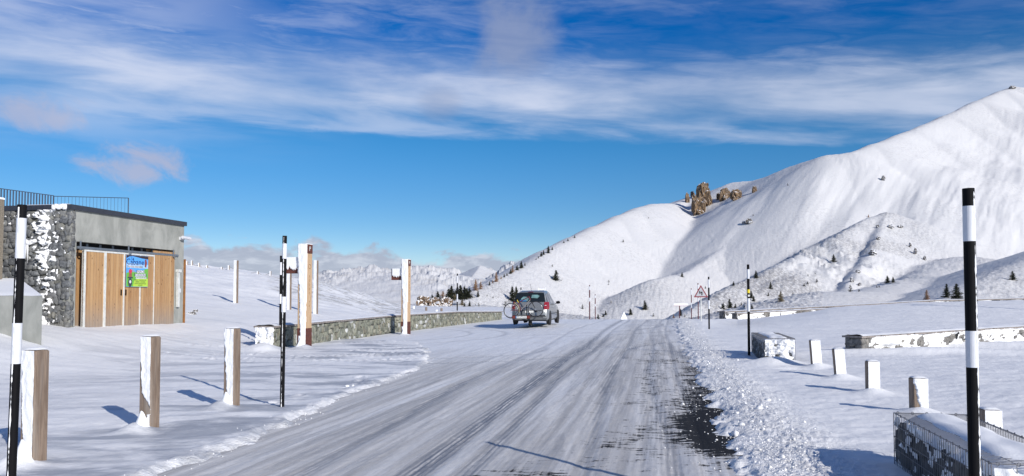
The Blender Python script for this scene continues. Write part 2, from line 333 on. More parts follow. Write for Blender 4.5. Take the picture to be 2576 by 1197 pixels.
# ------------------------------------------------------------------ object helpers
def tag(o, label=None, cat=None, group=None, kind=None):
    if label: o['label'] = label
    if cat: o['category'] = cat
    if group: o['group'] = group
    if kind: o['kind'] = kind
    return o
def empty(name, loc=(0, 0, 0), rz=0, **k):
    o = bpy.data.objects.new(name, None); COL.objects.link(o); o.empty_display_size = .2
    o.location = loc; o.rotation_euler = (0, 0, rz); tag(o, **k); return o
def copy_tree(o, parent=None, swap=None):
    c = o.copy(); COL.objects.link(c); c.parent = parent
    for ch in o.children: copy_tree(ch, c)
    return c
class MB:
    def __init__(s): s.v = []; s.f = []; s.m = []
    def add(s, vs, fs, mi=0):
        b = len(s.v); s.v += [tuple(v) for v in vs]; s.f += [tuple(i+b for i in f) for f in fs]; s.m += [mi]*len(fs); return s
    def box(s, lo, hi, M=None, mi=0):
        (x0, y0, z0), (x1, y1, z1) = lo, hi
        vs = [Vector(p) for p in ((x0,y0,z0),(x1,y0,z0),(x1,y1,z0),(x0,y1,z0),(x0,y0,z1),(x1,y0,z1),(x1,y1,z1),(x0,y1,z1))]
        if M is not None: vs = [M @ v for v in vs]
        return s.add(vs, [(0,3,2,1),(4,5,6,7),(0,1,5,4),(1,2,6,5),(2,3,7,6),(3,0,4,7)], mi)
    def cbox(s, lo, hi, b, M=None, mi=0):   # box with chamfered vertical edges and top
        (x0, y0, z0), (x1, y1, z1) = lo, hi
        def ring(o, z):
            return [(x0+b+o,y0+o,z),(x1-b-o,y0+o,z),(x1-o,y0+b+o,z),(x1-o,y1-b-o,z),(x1-b-o,y1-o,z),(x0+b+o,y1-o,z),(x0+o,y1-b-o,z),(x0+o,y0+b+o,z)]
        vs = [Vector(p) for p in ring(0, z0)+ring(0, z1-b)+ring(b, z1)]
        if M is not None: vs = [M @ v for v in vs]
        fs = [tuple(range(7, -1, -1)), tuple(range(16, 24))]
        for k in (0, 8):
            for i in range(8): fs.append((k+i, k+(i+1) % 8, k+8+(i+1) % 8, k+8+i))
        return s.add(vs, fs, mi)
    def tube(s, pts, r, n=8, mi=0, caps=True):
        pts = [Vector(p) for p in pts]; rs = r if isinstance(r, (list, tuple)) else [r]*len(pts); rings = []
        for i, p in enumerate(pts):
            t = (pts[min(i+1, len(pts)-1)]-pts[max(i-1, 0)]).normalized()
            a = Vector((0, 0, 1)) if abs(t.z) < .9 else Vector((1, 0, 0))
            q = t.cross(a).normalized(); w_ = t.cross(q)
            rings.append([p+(q*math.cos(2*math.pi*k/n)+w_*math.sin(2*math.pi*k/n))*rs[i] for k in range(n)])
        vs = [v for rg in rings for v in rg]; fs = []
        for i in range(len(pts)-1):
            for k in range(n): fs.append((i*n+k, i*n+(k+1) % n, (i+1)*n+(k+1) % n, (i+1)*n+k))
        if caps: fs.append(tuple(range(n-1, -1, -1))); fs.append(tuple(range((len(pts)-1)*n, len(pts)*n)))
        return s.add(vs, fs, mi)
    def torus(s, c, rad, r, axis='y', n=32, k=8, mi=0):
        vs = []; fs = []
        for i in range(n):
            a = 2*math.pi*i/n
            for j in range(k):
                b = 2*math.pi*j/k; rr = rad+r*math.cos(b); o = r*math.sin(b)
                p = (rr*math.cos(a), o, rr*math.sin(a)) if axis == 'y' else (o, rr*math.cos(a), rr*math.sin(a))
                vs.append((c[0]+p[0], c[1]+p[1], c[2]+p[2]))
        for i in range(n):
            for j in range(k): fs.append((i*k+j, i*k+(j+1) % k, ((i+1) % n)*k+(j+1) % k, ((i+1) % n)*k+j))
        return s.add(vs, fs, mi)
    def disc(s, c, rad, th, axis='x', n=24, mi=0):
        vs = []
        for o in (-th/2, th/2):
            for i in range(n):
                a = 2*math.pi*i/n; p = (o, rad*math.cos(a), rad*math.sin(a)) if axis == 'x' else (rad*math.cos(a), o, rad*math.sin(a))
                vs.append((c[0]+p[0], c[1]+p[1], c[2]+p[2]))
        fs = [tuple(range(n-1, -1, -1)), tuple(range(n, 2*n))]+[(i, (i+1) % n, n+(i+1) % n, n+i) for i in range(n)]
        return s.add(vs, fs, mi)
    def build(s, name, mats, parent=None, smooth=False, loc=None):
        me = bpy.data.meshes.new(name); me.from_pydata([tuple(v) for v in s.v], [], s.f)
        mats = mats if isinstance(mats, (list, tuple)) else [mats]
        for m_ in mats: me.materials.append(m_)
        if len(mats) > 1: me.polygons.foreach_set('material_index', s.m)
        bm = bmesh.new(); bm.from_mesh(me); bmesh.ops.recalc_face_normals(bm, faces=bm.faces); bm.to_mesh(me); bm.free()
        if smooth: me.polygons.foreach_set('use_smooth', [True]*len(me.polygons))
        me.update()
        o = bpy.data.objects.new(name, me); COL.objects.link(o)
        if parent: o.parent = parent
        if loc: o.location = loc
        return o
def _ico(sub):
    bm = bmesh.new(); bmesh.ops.create_icosphere(bm, subdivisions=sub, radius=1)
    v = np.array([q.co[:] for q in bm.verts]); f = [tuple(x.index for x in q.verts) for q in bm.faces]; bm.free(); return v, f
ICO1, ICO2, ICO3 = _ico(1), _ico(2), _ico(3)
def stone(mb, c, U, V, N, su, sv, sn, rnd, mi=0, ico=ICO2, sq=.5, jit=.16):
    v, f = ico; p = np.sign(v)*np.abs(v)**sq
    ph = rnd.random()*50
    p = p*(1+jit*np.array([perlin(v[:, 0]*1.3+ph, v[:, 1]*1.3+v[:, 2]*.9+ph)]).T*2)
    c = Vector(c); a = rnd.uniform(-.5, .5); ca, sa = math.cos(a), math.sin(a)
    vs = [c+U*((q[0]*ca-q[1]*sa)*su)+V*((q[0]*sa+q[1]*ca)*sv)+N*(q[2]*sn) for q in p]
    mb.add(vs, f, mi)
def stone_field(mb, O, U, V, N, W, H, size, seed, prot=.05, top=None, mi=0, ico=ICO2, ar=1.5):
    """coursed rubble: O = lower corner on the face, stones stick out by prot"""
    rnd = random.Random(seed); y = 0
    while y < H-.02:
        h = size*rnd.uniform(.6, 1.1); h = min(h, max(H-y, .05)); x = -rnd.random()*size
        while x < W:
            wd = size*rnd.choice([rnd.uniform(.45, .9), rnd.uniform(.8, ar*1.3)])
            x0, x1 = max(x, 0), min(x+wd, W)
            if x1-x0 > size*.25:
                cy = y+h/2+rnd.uniform(-.32, .32)*size; cy = min(max(cy, h*.4), H-h*.45)
                stone(mb, O+U*((x0+x1)/2)+V*cy, U, V, N, (x1-x0)*rnd.uniform(.5, .62), h*rnd.uniform(.48, .72), prot*rnd.uniform(.6, 1.25), rnd, mi, ico)
            x += wd
        y += h*.96
def snow_patch(mb, O, U, V, N, W, H, f, nu, nv, mi=0):
    """caked snow on a face: f(u,v) thickness array; only where > 0"""
    uu, vv_ = np.meshgrid(np.linspace(0, W, nu), np.linspace(0, H, nv)); t = f(uu, vv_)
    idx = {}; vs = []; fs = []
    def g(i, j):
        if (i, j) not in idx:
            idx[(i, j)] = len(vs); vs.append(O+U*uu[j, i]+V*vv_[j, i]+N*(max(t[j, i], 0)-.004))
        return idx[(i, j)]
    for j in range(nv-1):
        for i in range(nu-1):
            if max(t[j, i], t[j, i+1], t[j+1, i], t[j+1, i+1]) > 0: fs.append((g(i, j), g(i+1, j), g(i+1, j+1), g(i, j+1)))
    if vs: mb.add(vs, fs, mi)

# ------------------------------------------------------------------ materials
def mat(name, build):
    m = bpy.data.materials.new(name); m.use_nodes = True; t = NT(m.node_tree)
    p = t.n['Principled BSDF']; build(t, p); return m
def bump(t, p, h, strength=.5, dist=.02):
    b = t.new('ShaderNodeBump'); t.put(b, 'Height', h); b.inputs['Strength'].default_value = strength; b.inputs['Distance'].default_value = dist
    t.l.new(b.outputs[0], p.inputs['Normal'])
def plain(name, c, rough=.6, metal=0., var=.12, scale=8., coat=0.):
    def f(t, p):
        tc = t.new('ShaderNodeTexCoord').outputs['Object']; n = t.noise(tc, scale, 5, .6)
        t.put(p, 'Base Color', t.mix(t.ss(n, .3, .7), tuple(x*(1-var) for x in c), tuple(min(1, x*(1+var)) for x in c)))
        t.put(p, 'Roughness', t.ss(n, .2, .8, max(rough-.08, 0.02), min(rough+.1, 1))); p.inputs['Metallic'].default_value = metal
        p.inputs['Coat Weight'].default_value = coat
    return mat(name, f)
SNOWC = (.84, .835, .83)
def _snow(t, p):       # near ground snow
    g = t.new('ShaderNodeNewGeometry').outputs['Position']
    n1 = t.noise(t.mapv(g, (1, 1.5, 1), (0, 0, 0), (0, 0, R(-15))), .9, 5, .6, .4)
    n2 = t.noise(t.mapv(g, (.35, 1.1, 1), (3, 0, 0), (0, 0, R(8))), .8, 6, .62, .5)
    icy = t.m('MULTIPLY', t.ss(n2, .45, .60), t.ss(n1, .34, .54))
    at_ = t.new('ShaderNodeAttribute', attribute_name='ice').outputs['Fac']
    c = t.mix(t.m('MULTIPLY', icy, t.m('ADD', .12, t.m('MULTIPLY', at_, .8)), clamp=True), SNOWC, (.36, .38, .42))
    dirt = t.new('ShaderNodeAttribute', attribute_name='grit').outputs['Fac']
    nd = t.noise(g, 9., 6, .7)
    c = t.mix(t.m('MULTIPLY', dirt, t.ss(nd, .36, .60), clamp=True), c, (.40, .38, .34))
    t.put(p, 'Base Color', c); p.inputs['Roughness'].default_value = .62
    p.inputs['Specular IOR Level'].default_value = .3
    f1 = t.noise(g, 22., 5, .65); f2 = t.noise(g, 140., 3, .6)
    crumb = t.m('MULTIPLY', t.m('ADD', t.vor(g, 26.), t.m('MULTIPLY', t.vor(g, 60.), .5)), t.m('MULTIPLY', dirt, -2.2))
    bump(t, p, t.m('ADD', crumb, t.m('ADD', t.m('MULTIPLY', f1, .55), t.m('MULTIPLY', f2, .15))), .5, .03)
M_SNOW = mat('snow', _snow)
def _snowt(t, p):      # snow on mountain slopes, tufts and scree peeping through
    g = t.new('ShaderNodeNewGeometry'); P = g.outputs['Position']; Nz = t.sep(g.outputs['Normal'])[2]
    big = t.noise(P, .018, 4, .55); n = t.noise(P, .75, 6, .68); n2 = t.noise(P, .22, 6, .7)
    tuft = t.m('MULTIPLY', t.ss(n, .50, .64), t.ss(big, .42, .62, .06, .62))
    ro = t.new('ShaderNodeAttribute', attribute_name='rough').outputs['Fac']
    tuft = t.m('MAXIMUM', t.m('MULTIPLY', tuft, .6), t.m('MULTIPLY', t.ss(t.m('ADD', t.noise(P, 1.1, 6, .72), t.m('MULTIPLY', ro, .14)), .52, .68), t.m('MULTIPLY', ro, 1.0)))
    tuft = t.m('MAXIMUM', tuft, t.m('MULTIPLY', t.ss(n2, .66, .76), .38))
    far = t.sep(P)[1]
    brown = t.m('MULTIPLY', t.ss(far, 1200., 1700.), t.ss(t.noise(P, .012, 8, .78), .50, .66, .0, .34))
    rock = t.m('MULTIPLY', t.ss(far, 1500., 2500.), t.ss(t.m('ADD', Nz, t.m('MULTIPLY', t.m('SUBTRACT', t.noise(P, .02, 8, .8), .5), 1.3)), .80, .66, .0, .8))
    c = t.mix(t.m('MULTIPLY', tuft, .8), (.70, .693, .685), (.27, .26, .255))
    c = t.mix(brown, c, (.40, .35, .28))
    c = t.mix(rock, c, (.16, .17, .20))
    t.put(p, 'Base Color', c); p.inputs['Roughness'].default_value = .75; p.inputs['Specular IOR Level'].default_value = .15
    dn = t.m('ADD', t.m('MULTIPLY', n, .6), t.m('MULTIPLY', t.noise(P, 2.4, 4, .6), .3))
    bump(t, p, dn, .5, .9)
M_SLOPE = mat('mountain_snow', _snowt)
def _road(t, p):
    g = t.new('ShaderNodeNewGeometry').outputs['Position']; x, y, z = t.sep(g)
    at1 = t.new('ShaderNodeAttribute', attribute_name='bare').outputs['Fac']
    at2 = t.new('ShaderNodeAttribute', attribute_name='white').outputs['Fac']
    at3 = t.new('ShaderNodeAttribute', attribute_name='track').outputs['Fac']
    u = t.m('SUBTRACT', x, t.m('MULTIPLY', y, .19))
    long_ = t.noise(t.xyz(t.m('MULTIPLY', u, 7.), t.m('MULTIPLY', y, .16)), 1., 6, .65, .15)
    fine = t.noise(t.xyz(t.m('MULTIPLY', u, 26.), t.m('MULTIPLY', y, 1.2)), 1., 4, .6)
    cross = t.noise(t.xyz(t.m('MULTIPLY', u, 2.6), t.m('MULTIPLY', y, 11.)), 1., 6, .72, .2)
    patch = t.noise(t.xyz(t.m('MULTIPLY', u, .9), t.m('MULTIPLY', y, .8)), 1., 5, .6, .4)
    grit = t.noise(g, 55., 4, .7)
    c = t.mix(t.ss(long_, .36, .64), (.49, .47, .445), (.73, .71, .68))
    c = t.mix(t.ss(fine, .5, .72, 0., .35), c, (.76, .755, .76))
    c = t.mix(t.m('MULTIPLY', t.ss(grit, .55, .70), .4), c, (.80, .80, .80))
    c = t.mix(t.m('MULTIPLY', t.ss(grit, .45, .30), .30), c, (.22, .22, .24))
    warm = t.ss(patch, .5, .7, 0., .5)
    c = t.mix(warm, c, (.58, .56, .53))
    lane = t.noise(t.xyz(t.m('MULTIPLY', u, 1.7), t.m('MULTIPLY', y, .045)), 1., 4, .6, .1)
    c = t.mix(t.ss(lane, .50, .62, 0., .36), c, (.36, .345, .33))
    c = t.mix(t.ss(lane, .47, .38, 0., .5), c, (.80, .80, .80))
    tread = t.m('MULTIPLY', t.m('MULTIPLY', at3, .55), t.m('ADD', .5, t.m('MULTIPLY', t.m('SINE', t.m('MULTIPLY', u, 105.)), .5)))
    c = t.mix(tread, c, (.10, .105, .115))
    c = t.mix(t.m('MULTIPLY', at3, t.ss(t.m('ADD', fine, t.m('MULTIPLY', cross, .5)), .55, .85), clamp=True), c, (.19, .20, .225))
    c = t.mix(t.m('MULTIPLY', at2, t.ss(patch, .25, .6, .75, 1.), clamp=True), c, (.80, .81, .83))
    # bare wet asphalt showing through broken ice
    br = t.m('ADD', t.m('ADD', at1, t.m('MULTIPLY', t.m('SUBTRACT', cross, .5), 1.7)), t.m('ADD', t.m('MULTIPLY', t.m('SUBTRACT', fine, .5), .5), t.m('MULTIPLY', t.m('SUBTRACT', patch, .5), .8)))
    bare = t.ss(br, .47, .60)
    c = t.mix(bare, c, (.028, .029, .032))
    t.put(p, 'Base Color', c)
    t.put(p, 'Roughness', t.ss(bare, 0., 1., .6, .8)); t.put(p, 'Specular IOR Level', t.ss(bare, 0., 1., .35, .05))
    h = t.m('ADD', t.m('MULTIPLY', long_, .6), t.m('ADD', t.m('MULTIPLY', cross, .35), t.m('MULTIPLY', grit, .25)))
    bump(t, p, t.m('SUBTRACT', h, t.m('MULTIPLY', bare, .35)), .5, .02)
M_ROAD = mat('packed_ice_road', _road)
def _caked(t, p):
    g = t.new('ShaderNodeTexCoord').outputs['Object']
    p.inputs['Base Color'].default_value = (.85, .85, .85, 1); p.inputs['Roughness'].default_value = .7
    bump(t, p, t.noise(g, 60., 4, .6), .35, .01)
M_CAKE = mat('caked_snow', _caked)
def wood(name, c1, c2, scale=1., grey=0., axis='z'):
    def f(t, p):
        o = t.new('ShaderNodeTexCoord').outputs['Object']
        sc_ = {'z': (9, 9, .8), 'y': (9, .8, 9)}[axis]
        n = t.noise(t.mapv(o, sc_), 3.*scale, 6, .65, .8); k = t.noise(t.mapv(o, (3, 3, 1.2)), 1.6*scale, 3, .5)
        c = t.mix(t.ss(n, .3, .7), c1, c2)
        c = t.mix(t.ss(k, .62, .72, 0., .7), c, tuple(x*.35 for x in c1))
        wz = t.noise(t.mapv(o, (5, 5, .6)), 1.3, 4, .6)
        c = t.mix(t.ss(wz, .45, .75, 0., grey), c, (.30, .29, .27))
        t.put(p, 'Base Color', c); p.inputs['Roughness'].default_value = .75
        bump(t, p, n, .35, .006)
    return mat(name, f)
M_POST = wood('weathered_wood', (.15, .105, .075), (.27, .20, .145), 1., .5)
M_PILLAR = wood('larch_wood', (.42, .27, .15), (.58, .41, .25), 1., .1)
def _planks(t, p):     # vertical boards, y = along the facade, z up (object coords)
    o = t.new('ShaderNodeTexCoord').outputs['Object']; x, y, z = t.sep(o)
    b = t.m('FLOOR', t.m('MULTIPLY', y, 8.3)); fr = t.m('FRACT', t.m('MULTIPLY', y, 8.3))
    wn = t.new('ShaderNodeTexWhiteNoise', noise_dimensions='1D'); t.put(wn, 'W', b); rv = wn.outputs[0]
    n = t.noise(t.xyz(t.m('ADD', t.m('MULTIPLY', y, 38.), t.m('MULTIPLY', b, 7.)), t.m('MULTIPLY', z, 2.2)), 1., 5, .6, .6)
    kn = t.vor(t.xyz(t.m('MULTIPLY', y, 7.), t.m('ADD', t.m('MULTIPLY', z, 3.2), t.m('MULTIPLY', b, 3.1))), 1.)
    c = t.mix(rv, (.30, .145, .05), (.48, .285, .125)); c = t.mix(t.ss(n, .35, .7, 0., .6), c, (.52, .34, .18))
    c = t.mix(t.ss(kn, .13, .07), c, (.14, .065, .025))
    wth = t.m('MULTIPLY', t.ss(t.m('ADD', z, t.m('MULTIPLY', t.m('SUBTRACT', n, .5), 1.0)), 1.65, .35), .85)
    c = t.mix(wth, c, (.27, .245, .22))
    gap = t.m('MAXIMUM', t.ss(fr, .05, .0), t.ss(fr, .95, 1.0))
    c = t.mix(t.m('MULTIPLY', gap, .75), c, (.06, .04, .025))
    t.put(p, 'Base Color', c); p.inputs['Roughness'].default_value = .7
    bump(t, p, t.m('SUBTRACT', t.m('MULTIPLY', n, .3), gap), .5, .006)
M_PLANK = mat('larch_boards', _planks)
def _conc(t, p):
    o = t.new('ShaderNodeTexCoord').outputs['Object']
    n = t.noise(t.mapv(o, (1.2, 1.2, .6)), 1.4, 7, .65, .4); st = t.noise(t.mapv(o, (4, 4, .35)), 1.6, 5, .6); fi = t.noise(o, 40., 4, .6)
    c = t.mix(t.ss(n, .32, .68), (.24, .245, .22), (.37, .37, .335)); c = t.mix(t.ss(st, .55, .75, 0., .45), c, (.25, .26, .24))
    c = t.mix(t.ss(fi, .55, .75, 0., .25), c, (.25, .25, .23))
    t.put(p, 'Base Color', c); p.inputs['Roughness'].default_value = .85; bump(t, p, fi, .2, .005)
M_CONC = mat('board_marked_concrete', _conc)
def stone_mat(name, cols, rough=.8, lichen=None):
    def f(t, p):
        g = t.new('ShaderNodeNewGeometry'); o = t.new('ShaderNodeTexCoord').outputs['Object']
        r_ = t.new('ShaderNodeValToRGB'); t.put(r_, 0, g.outputs['Random Per Island'])
        e_ = r_.color_ramp.elements; e_[0].color = (*cols[0], 1); e_[0].position = 0; e_[1].color = (*cols[-1], 1); e_[1].position = 1
        for i, c_ in enumerate(cols[1:-1]):
            q = e_.new((i+1)/(len(cols)-1)); q.color = (*c_, 1)
        n = t.noise(o, 14., 6, .7); n2 = t.noise(o, 5., 4, .6)
        c = t.mix(t.ss(n, .3, .75, 0., .55), r_.outputs[0], tuple(min(1, x*1.9+.03) for x in cols[1]))
        c = t.mix(t.ss(n2, .55, .35, 0., .5), c, tuple(x*.5 for x in cols[0]))
        t.put(p, 'Base Color', c); p.inputs['Roughness'].default_value = rough; bump(t, p, n, .6, .02)
    return mat(name, f)
M_STONE_D = stone_mat('dark_field_stone', [(.065,.07,.08), (.15,.155,.155), (.13,.125,.11), (.055,.06,.07), (.17,.16,.125), (.12,.12,.125)])
M_STONE_G = stone_mat('green_grey_stone', [(.07,.075,.06), (.16,.165,.125), (.27,.265,.20), (.11,.12,.095), (.36,.34,.26), (.15,.15,.115), (.20,.17,.12), (.24,.24,.19), (.10,.11,.09), (.30,.29,.24), (.13,.135,.11), (.70,.70,.70)])
M_STONE_B = stone_mat('brown_grey_stone', [(.09,.085,.08), (.17,.16,.145), (.13,.125,.12), (.24,.22,.195)])
M_GAB = stone_mat('gabion_stone', [(.035,.035,.038), (.08,.08,.075), (.12,.11,.09), (.055,.055,.06)])
M_MORTAR = plain('mortar', (.11, .11, .10), .9)
M_MORTARG = plain('mortar_light', (.07, .07, .06), .9)
M_CAP = plain('stone_cap', (.24, .21, .19), .8, var=.35, scale=12.)
M_FASCIA = plain('anthracite_metal', (.045, .05, .065), .45, .3)
M_ALU = plain('grey_white_metal', (.66, .66, .62), .45, .1)
M_GREY = plain('grey_steel', (.20, .225, .25), .45, .5)
M_WIRE = plain('galvanised_wire', (.20, .20, .21), .5, .6)
M_RAIL = plain('painted_rail', (.045, .06, .09), .5, .2)
M_BLACK = plain('black_paint', (.008, .008, .009), .6)
M_BLACK.node_tree.nodes['Principled BSDF'].inputs['Specular IOR Level'].default_value = .08
M_MAROON = plain('faded_dark_red_paint', (.10, .022, .028), .4)
M_WHITE = plain('white_reflective_paint', (.66, .67, .70), .4, var=.05)
M_YEL = plain('yellow_band', (.80, .62, .02), .4)
M_RUST = plain('rusted_steel', (.10, .030, .020), .75, .0, .3, 14.)
M_RUSTO = plain('orange_board', (.30, .13, .04), .7, 0, .25, 6.)
M_RED = plain('red_paint', (.55, .04, .03), .4)
M_RUBBER = plain('rubber', (.018, .018, .02), .75)
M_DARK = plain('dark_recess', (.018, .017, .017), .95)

# ------------------------------------------------------------------ terrain meshes
def grid_mesh(name, X, Y, Z, material, attrs=None, kind='structure', wrap=False):
    nj, ni = X.shape; co = np.stack([X, Y, Z], -1).reshape(-1, 3).astype(np.float32)
    j, i = np.meshgrid(np.arange(nj-1), np.arange(ni if wrap else ni-1), indexing='ij'); i2 = (i+1) % ni
    q = np.stack([j*ni+i, j*ni+i2, (j+1)*ni+i2, (j+1)*ni+i], -1).reshape(-1, 4)
    me = bpy.data.meshes.new(name); me.vertices.add(len(co)); me.vertices.foreach_set('co', co.ravel())
    me.loops.add(q.size); me.loops.foreach_set('vertex_index', q.ravel().astype(np.int32))
    me.polygons.add(len(q)); me.polygons.foreach_set('loop_start', np.arange(0, q.size, 4, dtype=np.int32))
    me.polygons.foreach_set('use_smooth', np.ones(len(q), bool)); me.update(calc_edges=True)
    for k, a in (attrs or {}).items():
        at_ = me.attributes.new(k, 'FLOAT', 'POINT'); at_.data.foreach_set('value', a.reshape(-1).astype(np.float32))
    me.materials.append(material)
    o = bpy.data.objects.new(name, me); COL.objects.link(o); tag(o, kind=kind); return o
POSTS_L = [(95, 1155, 880), (382, 1074, 846), (587, 1020, 826)]
POSTS_R = [(2050, 17.4, 855), (2109, 15.2, 877), (2189, 12.9, 908), (2303, 10.6, 950), (2480, 8.9, 1029)]
def lx(px, Y): return at(px, 700, Y).x
for (px, by, ty) in POSTS_L:
    Y = gy(by, .05); MOUNDS.append((lx(px, Y)-.10, Y-.13, .17, .16, .10))
for (px, Y, ty) in POSTS_R: MOUNDS.append((lx(px, Y), Y-.10, .26, .24, .10))
MOUNDS += [(lx(1940, 18.4), 18.2, .55, .35, .16), (lx(1870, 19.5), 20., .3, 1.2, .10), (lx(665, 22.6), 22.6, .45, .4, .20), (lx(768, 22.9), 22.85, .3, .25, .13),
           (lx(1018, 32.4), 32.4, .3, .3, .1), (lx(2300, 21.3), 21.2, 3.5, .5, .18), (lx(2520, 23.5), 23.6, 4., .6, .2), (lx(2010, 17.2), 17.0, .5, .3, -.09)]
def azs(n, a0=-36., a1=36., side=60):
    f = np.linspace(a0, a1, n); s = np.linspace(a1, a0+360, side+2)[1:-1]; return np.radians(np.concatenate([f, s]))
def near_attrs(X, Y):
    u = X/np.maximum(Y, 1.)
    ice = 1.1*np.exp(-((xl(Y)-X-1.1)/1.9)**2)*(Y < 30)+.6*np.exp(-(((X+6.5)/3.5)**2+((Y-19)/6)**2))
    grit = np.exp(-((X-xr(Y)-.55)/.6)**2)*.32+np.exp(-((xl(Y)-X-.02)/.16)**2)*.35*(Y < 27)+.35*np.exp(-((u-.30)/.03)**2)*np.exp(-((Y-45)/6)**2)
    # rough tussock slope of the left knoll
    grit = grit+1.5*sstep(-u, .10, .15)*(1-sstep(-u, .29, .33))*sstep(Y, 44, 56)*np.clip(.15+1.3*fbm(X*.7+Y*1.0, Y*.35-X*.3, 3, .6, 41.), 0, 1)
    return {'ice': np.clip(ice, 0, 1), 'grit': np.clip(grit, 0, 1)}
a1 = azs(1150)
r1 = np.geomspace(1.0, 30., 560); r1 = np.concatenate([[0.02], r1]); r2 = np.geomspace(30., 110., 230)
for nm, rr_ in (('ground', np.concatenate([r1, r2[1:]])),):
    AA, RR = np.meshgrid(a1, rr_); X = np.sin(AA)*RR; Y = np.cos(AA)*RR
    grid_mesh(nm, X, Y, height(X, Y), M_SNOW, near_attrs(X, Y), wrap=True)
a2 = azs(1150)
rr_ = np.concatenate([np.geomspace(110., 1300., 430)]); AA, RR = np.meshgrid(a2, rr_); X = np.sin(AA)*RR; Y = np.cos(AA)*RR
def pdist(pts, X, Y):
    nd = np.full(X.shape, 1e9); sd_ = np.zeros(X.shape)
    for a, b in zip(pts[:-1], pts[1:]):
        dx, dy = b.x-a.x, b.y-a.y; t = np.clip(((X-a.x)*dx+(Y-a.y)*dy)/(dx*dx+dy*dy), 0, 1)
        ds = np.hypot(X-a.x-t*dx, Y-a.y-t*dy); m = ds < nd; sd_ = np.where(m, (X-a.x)*dy-(Y-a.y)*dx, sd_); nd = np.minimum(nd, ds)
    return nd, sd_
def rough_mask(X, Y):
    m = (Y > 50) & (Y < 700); r_ = np.zeros(X.shape)
    x, y = X[m], Y[m]; nd, sd_ = pdist(HILLS[2]['p'], x, y); n3, _ = pdist(HILLS[3]['p'], x, y)
    v = np.exp(-(nd/38)**2)*(x < 146)*np.where(sd_ > 0, 1., .8)
    v = np.maximum(v, np.exp(-(n3/22)**2)*.8)
    na, sa = pdist(HILLS[1]['p'], x, y); v = np.maximum(v, np.exp(-(na/25)**2)*(y < 370)*.6)
    v = np.maximum(v, sstep(-y, -330, -270)*(x < 60)*(x > -40)*.75)
    u = x/y; v = np.where((u > .40) & (y < 290), np.where(u > .60, .5, .12), v)
    r_[m] = v*np.clip(.75+.9*fbm(x*.02, y*.02, 3, .5, 61.), 0, 1); return r_
ZM = height(X, Y); RM = rough_mask(X, Y)
ZM = ZM+RM*(.55*np.abs(fbm(X*.42, Y*.42, 3, .6, 62.))-.15)
grid_mesh('snow_mountain', X, Y, ZM, M_SLOPE, {'rough': RM}, wrap=True)
a3 = azs(1300, -36, 20, 40)
rr_ = np.geomspace(1300., 16000., 300); AA, RR = np.meshgrid(a3, rr_); X = np.sin(AA)*RR; Y = np.cos(AA)*RR
grid_mesh('far_mountains', X, Y, height(X, Y), M_SLOPE, wrap=True)
# road sheet in road coordinates
vv_ = np.concatenate([np.linspace(-6, 3, 30), np.linspace(3, 22, 520)[1:], np.linspace(22, 62, 400)[1:], np.linspace(62, 90, 60)[1:]])
ww = np.linspace(0, 1, 420)
WW, VV = np.meshgrid(ww, vv_); XL = np.minimum(xl(VV), -1.5)-.6; XR2 = xr(VV)+.5
X = XL+(XR2-XL)*WW; Y = VV
U_ = X-.19*Y
TRK = [(-2.36, .15), (-1.95, .10), (-.95, .10), (-.15, .09), (-3.6, .10), (.35, .07)]
Z = base_h(X, Y)
trk = np.zeros_like(X); z_ = np.zeros_like(X)
bend = .10*np.sin(Y*.13+1.)+.05*np.sin(Y*.31)
for k, (c_, w_) in enumerate(TRK):
    g_ = np.exp(-((U_-c_-bend*(1+.4*k % 2))/w_)**2); trk = np.maximum(trk, g_*[1., .7, .45, .4, .5, .3][k]); z_ -= .012*g_
z_ += .004*np.sin(U_*95)*trk
def arc(cx, cy, r0_, a0_, a1_, w_, s_):
    global trk, z_
    rr0 = np.hypot(X-cx, Y-cy); an = np.degrees(np.arctan2(Y-cy, X-cx)); g_ = np.exp(-((rr0-r0_)/w_)**2)*sstep(an, a0_, a0_+12)*(1-sstep(an, a1_-12, a1_))
    trk = np.maximum(trk, g_*s_); z_ -= .012*g_
arc(-9., 33., 7.2, -60, 60, .13, .6); arc(-9., 33., 8.7, -60, 60, .13, .6); arc(-5., 43., 13., -75, 0, .15, .6); arc(-5., 43., 14.5, -75, 0, .15, .5)
arc(14., 20., 9.5, 120, 200, .14, .5); arc(14., 20., 11.1, 120, 200, .14, .5); arc(-3., 24., 4.0, -90, 20, .12, .5); arc(-3., 24., 5.4, -90, 20, .12, .5)
z_ += .006*fbm(U_*3, Y*.5, 3, .6, 51.)+.003*fbm(X*14, Y*14, 2, .5, 52.)
de = xr(Y)-X
bare = np.exp(-(np.maximum(de+.1, 0)/.75)**2)*(.33+.42*sstep(Y, 7.4, 8.6)*(1-sstep(Y, 12, 22))+.25*np.exp(-((Y-9.6)/1.6)**2))*(1-sstep(Y, 24, 40)*.7)
bare = np.maximum(bare, .40*np.exp(-((U_-.75)/1.0)**2)*(1-sstep(Y, 8.0, 10.)))
bare = np.maximum(bare, .40*np.exp(-((de-.9)/.8)**2)*(1-sstep(Y, 22, 30)))
bare = np.maximum(bare, .46*np.exp(-(((X-.15)/.75)**2+((Y-7.0)/.55)**2)))
bare = np.maximum(bare, .45*np.exp(-((de-.6)/.9)**2)*np.exp(-((Y-19)/2.6)**2))
bare = np.maximum(bare, .28*np.exp(-((de-1.3)/1.3)**2))
white = np.clip(sstep(-U_+.02*Y, 2.2, 4.6)*sstep(Y, 15, 26)+sstep(Y, 27, 36)*sstep(-U_, .6, 2.4), 0, 1)*.9
white = np.maximum(white, .35*sstep(Y, 24, 40)); white = white*(1-.6*trk)
